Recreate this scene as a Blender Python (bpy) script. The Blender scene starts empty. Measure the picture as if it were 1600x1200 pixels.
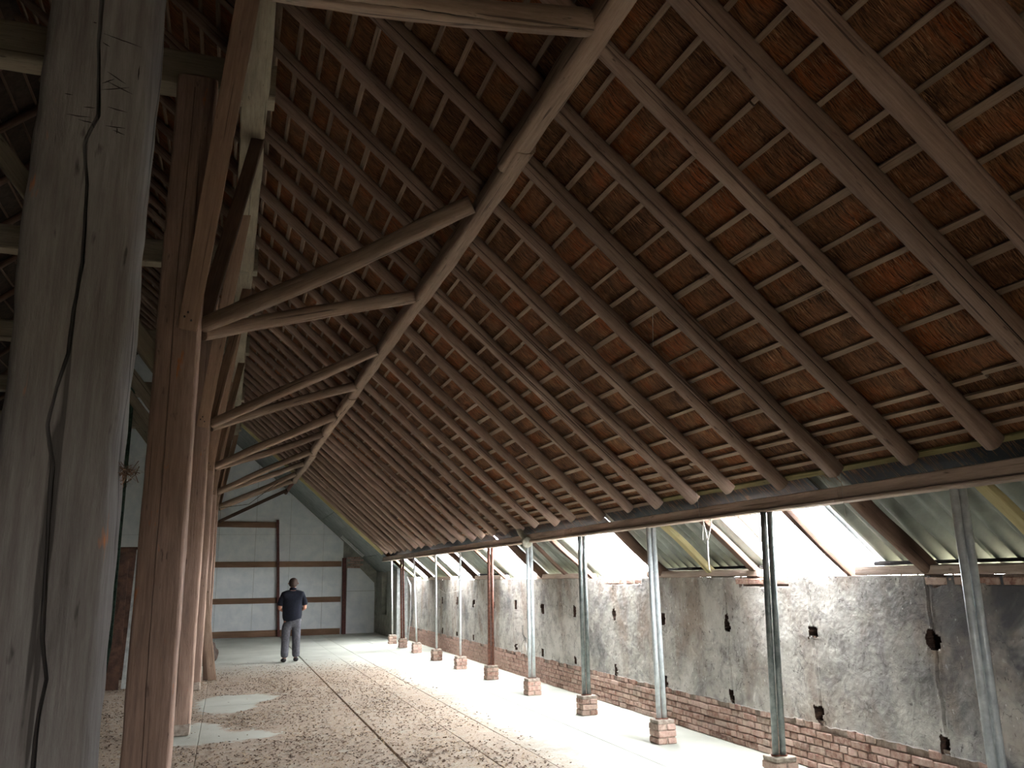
import bpy, bmesh, math, random
import numpy as np
from mathutils import Vector, Matrix, noise, Quaternion

random.seed(7)
np.random.seed(7)
C = bpy.context.scene.collection
SC = bpy.context.scene

# ------------------------------------------------------------------ camera
YAW, PITCH, ROLL, FPX, EYE = 0.3344182, 0.2321079, -0.0202134, 1270.65, 1.72
cy, sy = math.cos(YAW), math.sin(YAW)
fw = Vector((sy * math.cos(PITCH), cy * math.cos(PITCH), math.sin(PITCH)))
rt = Vector((cy, -sy, 0))
up = rt.cross(fw)
rt2 = rt * math.cos(ROLL) + up * math.sin(ROLL)
up2 = -rt * math.sin(ROLL) + up * math.cos(ROLL)
cam = bpy.data.cameras.new('camera')
cam.sensor_fit = 'HORIZONTAL'
cam.sensor_width = 36
cam.lens = FPX / 1600 * 36
cam.clip_start = 0.05
co = bpy.data.objects.new('camera', cam)
co.matrix_world = Matrix(((rt2.x, up2.x, -fw.x, 0), (rt2.y, up2.y, -fw.y, 0), (rt2.z, up2.z, -fw.z, EYE), (0, 0, 0, 1)))
C.objects.link(co)
SC.camera = co

# ------------------------------------------------------------------ world, light, exposure
W = bpy.data.worlds.new('overcast_sky')
SC.world = W
W.use_nodes = True
wn = W.node_tree.nodes
bgn = wn['Background']
bgn.inputs['Color'].default_value = (1.0, 0.985, 0.965, 1)
bgn.inputs['Strength'].default_value = 60.0
SC.view_settings.view_transform = 'Standard'
SC.view_settings.look = 'None'
SC.view_settings.gamma = 1
SC.view_settings.use_curve_mapping = False
SC.view_settings.exposure = 0.68
SC.cycles.max_bounces = 12
SC.cycles.diffuse_bounces = 6
SC.cycles.transparent_max_bounces = 12
SC.cycles.caustics_reflective = False
SC.cycles.caustics_refractive = False
SC.cycles.sample_clamp_indirect = 8

# roof plane (centre line of the rafters): z = Z0 + (X0 - x) * tan(M)
X0, Z0, M = 4.3636, 2.3694, 0.72736
TM = math.tan(M)
RIDGE = -3.0
def roof(x, y, perp=0.0):
    return Vector((x + math.sin(M) * perp, y, Z0 + (X0 - x) * TM + math.cos(M) * perp))
Y_NEAR, Y_END, Y_WALL = -3.0, 24.2, 28.0
SKY = [(5.68, 7.2), (9.5, 11.3), (13.5, 15.35), (17.5, 19.2), (21.7, 23.2)]

def portal(loc, rot, sx, sy_, name):
    l = bpy.data.lights.new(name, 'AREA')
    l.shape = 'RECTANGLE'
    l.size, l.size_y = sx, sy_
    l.cycles.is_portal = True
    o = bpy.data.objects.new(name, l)
    o.location = loc
    o.rotation_euler = rot
    C.objects.link(o)
for (a, b) in SKY:
    p = roof(4.78, (a + b) / 2, 0.22)
    portal(p, (0, M, 0), 1.35, b - a, 'skylight_portal')
FILL_OPENING = (0.6, 1.1, 2.0)      # x0, x1, height of an unseen doorway added behind the camera as fill light
portal(((FILL_OPENING[0] + FILL_OPENING[1]) / 2, Y_NEAR - 0.06, FILL_OPENING[2] / 2), (math.radians(90), 0, 0), FILL_OPENING[1] - FILL_OPENING[0], FILL_OPENING[2], 'fill_opening_portal')

# ------------------------------------------------------------------ materials
def newmat(name):
    m = bpy.data.materials.new(name)
    m.use_nodes = True
    n, l = m.node_tree.nodes, m.node_tree.links
    b = n['Principled BSDF']
    b.inputs['Roughness'].default_value = 0.85
    b.inputs['Specular IOR Level'].default_value = 0.25
    return m, n, l, b
def coords(n, l, scale=(1, 1, 1), kind='Object'):
    tc = n.new('ShaderNodeTexCoord')
    mp = n.new('ShaderNodeMapping')
    mp.inputs['Scale'].default_value = scale
    l.new(tc.outputs[kind], mp.inputs['Vector'])
    return mp.outputs['Vector']
def nz(n, l, vec, scale, detail=4, rough=0.6, dist=0.0):
    t = n.new('ShaderNodeTexNoise')
    t.inputs['Scale'].default_value = scale
    t.inputs['Detail'].default_value = detail
    t.inputs['Roughness'].default_value = rough
    t.inputs['Distortion'].default_value = dist
    l.new(vec, t.inputs['Vector'])
    return t.outputs['Fac']
def ramp(n, l, fac, stops):
    r = n.new('ShaderNodeValToRGB')
    while len(r.color_ramp.elements) < len(stops):
        r.color_ramp.elements.new(0.5)
    for e, (p, c) in zip(r.color_ramp.elements, stops):
        e.position = p
        e.color = (*c, 1) if len(c) == 3 else c
    l.new(fac, r.inputs['Fac'])
    return r.outputs['Color']
def mix(n, l, fac, a, b, mode='MIX'):
    x = n.new('ShaderNodeMix')
    x.data_type = 'RGBA'
    x.blend_type = mode
    if isinstance(fac, (int, float)): x.inputs['Factor'].default_value = fac
    else: l.new(fac, x.inputs['Factor'])
    for s, v in ((6, a), (7, b)):
        if isinstance(v, tuple): x.inputs[s].default_value = (*v, 1)
        else: l.new(v, x.inputs[s])
    return x.outputs[2]
def math_(n, l, op, a, b=0.0):
    x = n.new('ShaderNodeMath')
    x.operation = op
    for i, v in enumerate((a, b)):
        if isinstance(v, (int, float)): x.inputs[i].default_value = v
        else: l.new(v, x.inputs[i])
    return x.outputs[0]
def bump(n, l, b, h, strength=0.4, dist=0.01):
    x = n.new('ShaderNodeBump')
    x.inputs['Strength'].default_value = strength
    x.inputs['Distance'].default_value = dist
    l.new(h, x.inputs['Height'])
    l.new(x.outputs['Normal'], b.inputs['Normal'])
def g(r, gg, bb):
    return tuple(((c / 255) / 12.92 if c / 255 <= 0.04045 else ((c / 255 + 0.055) / 1.055) ** 2.4) for c in (r, gg, bb))

def wood(name, dark, mid, light, spot=None, grain=40, rough=0.85, bstr=0.5, vary=0.25, WF=0.75):
    """Timber with its grain along the object's own Z axis."""
    dark, mid, light = [tuple(c * WF for c in q) for q in (dark, mid, light)]
    m, n, l, b = newmat(name)
    v = coords(n, l, (1, 1, 0.045))
    v2 = coords(n, l, (1, 1, 0.22))
    oi = n.new('ShaderNodeObjectInfo')
    add = n.new('ShaderNodeVectorMath'); add.operation = 'ADD'
    mul = n.new('ShaderNodeVectorMath'); mul.operation = 'SCALE'
    l.new(oi.outputs['Location'], mul.inputs[0]); mul.inputs['Scale'].default_value = 1.7
    l.new(v, add.inputs[0]); l.new(mul.outputs[0], add.inputs[1])
    add2 = n.new('ShaderNodeVectorMath'); add2.operation = 'ADD'
    l.new(v2, add2.inputs[0]); l.new(mul.outputs[0], add2.inputs[1])
    fine = nz(n, l, add.outputs[0], grain * 2.2, 6, 0.75, 0.15)
    big = nz(n, l, add2.outputs[0], 3.0, 5, 0.65, 0.1)
    col = ramp(n, l, fine, [(0.3, dark), (0.5, mid), (0.72, light)])
    col2 = ramp(n, l, big, [(0.3, tuple(c * 0.62 for c in mid)), (0.52, mid), (0.75, tuple(min(1, c * 1.3) for c in light))])
    c = mix(n, l, 0.55, col, col2)
    pits = nz(n, l, add2.outputs[0], 26, 3, 0.6)
    c = mix(n, l, ramp(n, l, pits, [(0.66, (0, 0, 0)), (0.74, (0.7, 0.7, 0.7))]), c, tuple(x * 0.35 for x in dark))
    chk = nz(n, l, coords(n, l, (1, 1, 0.012)), grain * 1.3, 2, 0.5)
    c = mix(n, l, ramp(n, l, chk, [(0.66, (0, 0, 0)), (0.70, (0.7, 0.7, 0.7))]), c, tuple(x * 0.3 for x in dark))
    if spot:
        sp = nz(n, l, add2.outputs[0], 9.0, 4, 0.7)
        c = mix(n, l, ramp(n, l, sp, [(0.66, (0, 0, 0)), (0.72, (0.8, 0.8, 0.8))]), c, spot)
    rv = math_(n, l, 'MULTIPLY_ADD', oi.outputs['Random'], vary)
    rv.node.inputs[2].default_value = 1 - vary / 2
    sc = n.new('ShaderNodeVectorMath'); sc.operation = 'SCALE'
    l.new(c, sc.inputs[0]); l.new(rv, sc.inputs['Scale'])
    l.new(sc.outputs[0], b.inputs['Base Color'])
    b.inputs['Roughness'].default_value = rough
    knots = nz(n, l, add2.outputs[0], 60, 4, 0.75)
    h = math_(n, l, 'ADD', math_(n, l, 'MULTIPLY', fine, 0.6), math_(n, l, 'ADD', math_(n, l, 'MULTIPLY', pits, -1.0), math_(n, l, 'SUBTRACT', math_(n, l, 'MULTIPLY', knots, 0.7), math_(n, l, 'MULTIPLY', chk, 0.6))))
    bump(n, l, b, h, bstr, 0.006)
    return m

M_RAFTER = wood('weathered_pole_wood', g(88, 70, 60), g(152, 127, 112), g(192, 168, 154), grain=34)
M_STRUT = wood('pale_pole_wood', g(108, 88, 74), g(174, 148, 128), g(208, 184, 164), grain=30, WF=0.62)
M_BATTEN = wood('lath_wood', g(118, 96, 78), g(164, 142, 122), g(196, 174, 154), grain=60, WF=0.75)
M_BATTEN_Y = wood('pale_lath_wood', g(150, 140, 90), g(190, 180, 126), g(214, 206, 160), grain=60, WF=0.4)
M_POST = wood('hewn_post_wood', g(80, 64, 56), g(138, 114, 101), g(172, 148, 134), spot=g(176, 104, 48), grain=22, bstr=0.6, vary=0.1, WF=1.1)
M_POST1 = wood('grey_hewn_post_wood', g(74, 66, 62), g(134, 128, 126), g(174, 172, 170), spot=g(168, 104, 60), grain=18, bstr=0.9, vary=0.0, WF=0.6)
M_TIE = wood('tie_beam_wood', g(110, 100, 84), g(164, 152, 132), g(196, 186, 164), grain=22, WF=0.6)
M_PLANKW = wood('reddish_plank_wood', g(108, 82, 66), g(150, 122, 102), g(176, 148, 128), grain=36, WF=0.75)
M_DARKW = wood('dark_timber', g(60, 44, 36), g(96, 74, 62), g(126, 102, 88), grain=30, WF=0.9)
M_PLATE = wood('eave_plate_wood', g(124, 108, 98), g(176, 158, 146), g(204, 188, 176), grain=36, WF=1.15)
M_RAIL = wood('brown_rail_wood', g(104, 76, 58), g(142, 110, 88), g(162, 130, 106), grain=30, WF=0.8)
M_YELLOW = wood('yellowish_board_wood', g(160, 144, 98), g(202, 188, 140), g(222, 212, 170), grain=30, WF=0.8)

M_TARW = wood('dark_stained_lath', g(30, 28, 28), g(46, 42, 42), g(66, 60, 58))
def m_thatch():
    m, n, l, b = newmat('reed_thatch')
    tc = n.new('ShaderNodeTexCoord')
    mp = n.new('ShaderNodeMapping')
    mp.inputs['Rotation'].default_value = (0, -M, 0)
    mp.inputs['Scale'].default_value = (1, 1, 1)
    l.new(tc.outputs['Object'], mp.inputs['Vector'])
    mp2 = n.new('ShaderNodeMapping')
    mp2.inputs['Scale'].default_value = (0.05, 1, 0.3)
    l.new(mp.outputs[0], mp2.inputs['Vector'])
    reed = nz(n, l, mp2.outputs[0], 120, 3, 0.7, 0.3)
    patch = nz(n, l, mp.outputs[0], 2.2, 3, 0.6)
    c = ramp(n, l, reed, [(0.34, g(36, 24, 17)), (0.5, g(112, 78, 54)), (0.7, g(166, 124, 90))])
    c2 = ramp(n, l, patch, [(0.35, g(134, 98, 72)), (0.5, g(186, 138, 98)), (0.66, g(204, 126, 72))])
    c = mix(n, l, 1.0, c, c2, 'MULTIPLY')
    c = mix(n, l, 0.45, c, c2)
    c = mix(n, l, 1.0, c, ramp(n, l, reed, [(0.36, (0.25, 0.22, 0.2)), (0.55, (1, 1, 1))]), 'MULTIPLY')
    l.new(c, b.inputs['Base Color'])
    bump(n, l, b, reed, 1.0, 0.02)
    return m
M_THATCH = m_thatch()
def m_reed():
    m, n, l, b = newmat('single_reeds')
    v = coords(n, l)
    f = nz(n, l, v, 14, 2)
    c = ramp(n, l, f, [(0.3, g(76, 50, 36)), (0.5, g(132, 94, 64)), (0.7, g(168, 128, 92))])
    l.new(c, b.inputs['Base Color'])
    return m
M_REED = m_reed()

def m_plaster():
    m, n, l, b = newmat('mottled_old_plaster')
    v = coords(n, l)
    big = nz(n, l, v, 1.1, 5, 0.62, 0.5)
    med = nz(n, l, v, 5.5, 6, 0.7, 0.8)
    fine = nz(n, l, v, 38, 4, 0.7)
    br = nz(n, l, coords(n, l, (1, 1, 0.5)), 1.9, 4, 0.6, 0.4)
    c = ramp(n, l, big, [(0.3, g(104, 104, 106)), (0.45, g(168, 164, 158)), (0.62, g(202, 198, 192))])
    c = mix(n, l, ramp(n, l, br, [(0.5, (0, 0, 0)), (0.66, (0.65, 0.65, 0.65))]), c, g(142, 122, 106))
    c = mix(n, l, ramp(n, l, med, [(0.5, (0, 0, 0)), (0.72, (0.75, 0.75, 0.75))]), c, g(96, 92, 92))
    c = mix(n, l, ramp(n, l, med, [(0.28, (0.7, 0.7, 0.7)), (0.4, (0, 0, 0))]), c, g(224, 220, 214))
    fl = nz(n, l, coords(n, l, (1, 1, 0.6)), 30, 3, 0.6)
    c = mix(n, l, ramp(n, l, fl, [(0.64, (0, 0, 0)), (0.69, (0.75, 0.75, 0.75))]), c, g(74, 66, 62))
    c = mix(n, l, ramp(n, l, fl, [(0.30, (0.7, 0.7, 0.7)), (0.35, (0, 0, 0))]), c, g(232, 230, 226))
    vo = n.new('ShaderNodeTexVoronoi'); vo.feature = 'DISTANCE_TO_EDGE'; vo.inputs['Scale'].default_value = 2.6
    wv = n.new('ShaderNodeVectorMath'); wv.operation = 'MULTIPLY_ADD'
    nn_ = n.new('ShaderNodeTexNoise'); nn_.inputs['Scale'].default_value = 4; nn_.inputs['Detail'].default_value = 5; l.new(v, nn_.inputs['Vector'])
    l.new(nn_.outputs['Color'], wv.inputs[0]); wv.inputs[1].default_value = (0.5, 0.5, 0.5); l.new(v, wv.inputs[2])
    l.new(wv.outputs[0], vo.inputs['Vector'])
    ckm = math_(n, l, 'MULTIPLY', ramp(n, l, vo.outputs['Distance'], [(0.0, (0.8, 0.8, 0.8)), (0.012, (0, 0, 0))]), ramp(n, l, med, [(0.42, (0, 0, 0)), (0.55, (1, 1, 1))]))
    c = mix(n, l, ckm, c, g(58, 48, 44))
    # darker grey blotches growing towards the near end of the wall
    geo = n.new('ShaderNodeSeparateXYZ'); l.new(v, geo.inputs[0])
    s1 = math_(n, l, 'SUBTRACT', 6.6, geo.outputs[1])
    s1 = math_(n, l, 'MULTIPLY', s1, 0.45)
    s1.node.use_clamp = True
    st = nz(n, l, v, 1.7, 4, 0.65, 0.6)
    sm = math_(n, l, 'MULTIPLY', s1, ramp(n, l, st, [(0.4, (0, 0, 0)), (0.62, (0.95, 0.95, 0.95))]))
    c = mix(n, l, sm, c, g(84, 84, 90))
    l.new(c, b.inputs['Base Color'])
    b.inputs['Roughness'].default_value = 0.9
    bump(n, l, b, math_(n, l, 'ADD', med, math_(n, l, 'MULTIPLY', fine, 0.4)), 0.7, 0.012)
    return m
M_PLASTER = m_plaster()

def simple(name, c1, c2, scale=8, rough=0.8, metal=0.0, bstr=0.3, detail=5, spec=0.3):
    m, n, l, b = newmat(name)
    v = coords(n, l)
    f = nz(n, l, v, scale, detail, 0.65, 0.3)
    l.new(ramp(n, l, f, [(0.35, c1), (0.65, c2)]), b.inputs['Base Color'])
    b.inputs['Roughness'].default_value = rough
    b.inputs['Metallic'].default_value = metal
    b.inputs['Specular IOR Level'].default_value = spec
    bump(n, l, b, f, bstr, 0.004)
    return m
M_CRACK = simple('crack_dirt_and_shade', g(20, 16, 14), g(36, 28, 24), 20)  # dirty crack floors, with the shade of their depth painted in
M_MORTAR = simple('crumbling_mortar', g(120, 104, 94), g(168, 152, 140), 22)
M_HOLE = simple('broken_brick_core', g(38, 28, 24), g(84, 62, 52), 24)
M_GALV = simple('galvanised_pipe', g(176, 184, 188), g(214, 220, 222), 12, 0.4, 0.1)
M_PALEPIPE = simple('pale_painted_pipe', g(176, 180, 180), g(214, 216, 214), 12, 0.5, 0.1)
M_RUST = simple('rusty_steel', g(84, 50, 40), g(126, 84, 70), 20, 0.7, 0.1)
M_SHEET = simple('grey_corrugated_sheet', g(132, 138, 132), g(158, 164, 156), 3.5, 0.55, 0.0, 0.1, spec=0.5)
M_LINING = simple('grey_lining_board', g(112, 116, 114), g(138, 142, 138), 4, 0.8, 0, 0.1)
M_WHITEP = simple('white_insulation_panel', g(220, 226, 230), g(238, 241, 242), 3, 0.6, 0, 0.08)
M_BAYWALL = simple('grey_rendered_bay_wall', g(136, 136, 128), g(166, 164, 154), 5, 0.9)
M_REDBROWN = simple('red_brown_upright', g(74, 40, 36), g(104, 62, 54), 14, 0.7)
M_STONE = simple('pier_cap_stone', g(128, 116, 106), g(176, 164, 152), 20, 0.85)
M_GREEN = simple('dark_green_netting', g(26, 40, 34), g(60, 84, 70), 12, 0.9)
M_BROWNB = simple('dark_brown_board', g(62, 44, 36), g(96, 70, 58), 9, 0.8)
M_PALEB = simple('pale_grey_board', g(150, 154, 152), g(190, 194, 190), 9, 0.8)
M_RAG = simple('dusty_white_plastic', g(140, 138, 124), g(176, 174, 162), 20, 0.6)
M_TWINE = simple('dusty_twine', g(180, 176, 168), g(214, 210, 204), 50, 0.9)
M_STRAW = simple('pale_straw_bits', g(168, 140, 108), g(206, 184, 152), 4, 0.9)
M_CHAFF = simple('dark_leaf_bits', g(64, 48, 38), g(112, 88, 70), 4, 0.9)
M_BARK = simple('dark_stump_bark', g(42, 34, 30), g(88, 72, 62), 20, 0.9, 0, 0.8)
M_LAMPB = simple('lamp_housing', g(190, 190, 186), g(210, 210, 206), 10, 0.5)
M_SHIRT = simple('navy_polo_cloth', g(12, 14, 24), g(22, 25, 38), 30, 0.95)
M_TROUS = simple('grey_trouser_cloth', g(66, 66, 72), g(92, 92, 98), 24, 0.95)
M_SKIN = simple('skin', g(176, 124, 104), g(196, 142, 120), 10, 0.6)
M_HAIR = simple('dark_brown_hair', g(42, 32, 28), g(74, 58, 50), 60, 0.8, 0, 0.8)
M_SHOE = simple('dark_shoe_leather', g(26, 24, 26), g(44, 42, 44), 20, 0.6)
M_NAIL = simple('iron_nail', g(30, 26, 26), g(46, 40, 38), 20, 0.6, 0.5)
M_DARKWALL = simple('dark_boarded_wall', g(34, 30, 27), g(52, 46, 40), 4, 0.9)
M_OUT = simple('outside_ground', g(120, 116, 100), g(150, 146, 128), 2, 0.9)

def m_brick():
    m, n, l, b = newmat('old_red_brick')
    oi = n.new('ShaderNodeObjectInfo')
    v = coords(n, l, kind='Object')
    add = n.new('ShaderNodeVectorMath'); add.operation = 'ADD'
    l.new(v, add.inputs[0]); l.new(oi.outputs['Location'], add.inputs[1])
    f = nz(n, l, add.outputs[0], 20, 5, 0.7)
    base = ramp(n, l, oi.outputs['Random'], [(0.0, g(124, 92, 82)), (0.3, g(156, 120, 108)), (0.6, g(176, 144, 134)), (0.85, g(190, 164, 152)), (1.0, g(146, 126, 116))])
    c = mix(n, l, ramp(n, l, f, [(0.4, (0, 0, 0)), (0.68, (0.75, 0.75, 0.75))]), base, g(200, 180, 166))
    c = mix(n, l, ramp(n, l, f, [(0.3, (0.7, 0.7, 0.7)), (0.42, (0, 0, 0))]), c, g(92, 64, 56))
    l.new(c, b.inputs['Base Color'])
    b.inputs['Roughness'].default_value = 0.95
    bump(n, l, b, f, 0.6, 0.008)
    return m
M_BRICK = m_brick()

def m_floor():
    m, n, l, b = newmat('dusty_concrete')
    tc = n.new('ShaderNodeNewGeometry')
    v = tc.outputs['Position']
    sp = n.new('ShaderNodeSeparateXYZ'); l.new(v, sp.inputs[0])
    x, y = sp.outputs[0], sp.outputs[1]
    big = nz(n, l, v, 0.8, 4, 0.6)
    med = nz(n, l, v, 6, 5, 0.7, 0.5)
    fine = nz(n, l, v, 55, 3, 0.8)
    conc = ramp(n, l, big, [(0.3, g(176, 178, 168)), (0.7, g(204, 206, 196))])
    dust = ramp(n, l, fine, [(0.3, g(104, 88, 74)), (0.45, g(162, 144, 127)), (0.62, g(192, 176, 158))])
    def fall(val, lo, hi):           # 0 at lo -> 1 at hi
        mr = n.new('ShaderNodeMapRange')
        mr.inputs['From Min'].default_value = lo
        mr.inputs['From Max'].default_value = hi
        l.new(val, mr.inputs['Value'])
        return mr.outputs[0]
    wob = math_(n, l, 'MULTIPLY', math_(n, l, 'SUBTRACT', med, 0.5), 1.6)
    yy = math_(n, l, 'ADD', y, math_(n, l, 'MULTIPLY', wob, 3.0))
    xx = math_(n, l, 'ADD', x, wob)
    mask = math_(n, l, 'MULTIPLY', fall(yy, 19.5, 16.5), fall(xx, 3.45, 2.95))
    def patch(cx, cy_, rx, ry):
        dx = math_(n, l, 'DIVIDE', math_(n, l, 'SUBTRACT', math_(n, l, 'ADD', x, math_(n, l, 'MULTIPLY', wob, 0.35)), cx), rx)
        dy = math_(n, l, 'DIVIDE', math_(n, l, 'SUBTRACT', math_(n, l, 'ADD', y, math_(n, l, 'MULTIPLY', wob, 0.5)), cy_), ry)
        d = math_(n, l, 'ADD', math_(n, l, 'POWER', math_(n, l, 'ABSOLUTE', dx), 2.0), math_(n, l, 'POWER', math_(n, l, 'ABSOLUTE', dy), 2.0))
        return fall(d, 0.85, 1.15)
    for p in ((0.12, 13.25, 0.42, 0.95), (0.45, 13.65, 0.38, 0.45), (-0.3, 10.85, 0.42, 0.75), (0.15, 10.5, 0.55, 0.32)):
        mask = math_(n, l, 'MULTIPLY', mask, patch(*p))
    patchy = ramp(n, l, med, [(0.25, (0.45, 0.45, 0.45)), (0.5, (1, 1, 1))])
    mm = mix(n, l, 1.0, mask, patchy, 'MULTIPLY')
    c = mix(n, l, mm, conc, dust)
    l.new(c, b.inputs['Base Color'])
    b.inputs['Roughness'].default_value = 0.88
    bump(n, l, b, math_(n, l, 'ADD', fine, med), 0.35, 0.006)
    return m
M_FLOOR = m_floor()

def m_skylight():
    m, n, l, b = newmat('translucent_corrugated_plastic')
    out = n['Material Output']
    tr = n.new('ShaderNodeBsdfTransparent'); tr.inputs[0].default_value = (0.96, 0.98, 1, 1)
    tl = n.new('ShaderNodeBsdfTranslucent'); tl.inputs[0].default_value = (0.9, 0.93, 0.95, 1)
    mx = n.new('ShaderNodeMixShader'); mx.inputs[0].default_value = 0.3
    l.new(tr.outputs[0], mx.inputs[1]); l.new(tl.outputs[0], mx.inputs[2])
    l.new(mx.outputs[0], out.inputs['Surface'])
    return m
M_SKYL = m_skylight()

# ------------------------------------------------------------------ helpers
def mesh(name, verts, faces, mats, smooth=False, fm=None):
    me = bpy.data.meshes.new(name)
    me.from_pydata([tuple(v) for v in verts], [], faces)
    if not isinstance(mats, (list, tuple)): mats = [mats]
    for m in mats: me.materials.append(m)
    if smooth: me.polygons.foreach_set('use_smooth', [True] * len(me.polygons))
    if fm is not None: me.polygons.foreach_set('material_index', fm)
    me.update()
    return me
def link(name, me, parent=None, loc=None, rot=None, **props):
    o = bpy.data.objects.new(name, me)
    C.objects.link(o)
    if parent is not None: o.parent = parent
    if loc is not None: o.location = loc
    if rot is not None:
        if isinstance(rot, Quaternion):
            o.rotation_mode = 'QUATERNION'
            o.rotation_quaternion = rot
        else: o.rotation_euler = rot
    for k, v in props.items(): o[k] = v
    return o
def tag(o, label=None, category=None, group=None, kind=None):
    for k, v in (('label', label), ('category', category), ('group', group), ('kind', kind)):
        if v: o[k] = v
    return o
def boxes(lst):
    """verts, faces of many boxes (x0,y0,z0,x1,y1,z1)."""
    V, F = [], []
    for (x0, y0, z0, x1, y1, z1) in lst:
        k = len(V)
        V += [(x0, y0, z0), (x1, y0, z0), (x1, y1, z0), (x0, y1, z0), (x0, y0, z1), (x1, y0, z1), (x1, y1, z1), (x0, y1, z1)]
        F += [(k, k + 3, k + 2, k + 1), (k + 4, k + 5, k + 6, k + 7), (k, k + 1, k + 5, k + 4), (k + 1, k + 2, k + 6, k + 5), (k + 2, k + 3, k + 7, k + 6), (k + 3, k, k + 4, k + 7)]
    return V, F
def boxobj(name, lst, mat, parent=None, **kw):
    V, F = boxes(lst)
    return link(name, mesh(name, V, F, mat), parent, **kw)
def bevbox(x, y, z, r=0.006, jit=0.0, seed=0):
    """centred box with chamfered edges, real thickness."""
    bm = bmesh.new()
    bmesh.ops.create_cube(bm, size=1)
    rnd = random.Random(seed)
    for v in bm.verts:
        v.co = Vector((v.co.x * x, v.co.y * y, v.co.z * z)) + Vector([(rnd.random() - 0.5) * jit for _ in range(3)])
    bmesh.ops.bevel(bm, geom=bm.edges[:], offset=r, segments=1, affect='EDGES')
    return bm
def bm_me(name, bm, mat, smooth=False):
    me = bpy.data.meshes.new(name)
    bm.to_mesh(me); bm.free()
    me.materials.append(mat)
    if smooth: me.polygons.foreach_set('use_smooth', [True] * len(me.polygons))
    return me

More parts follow.
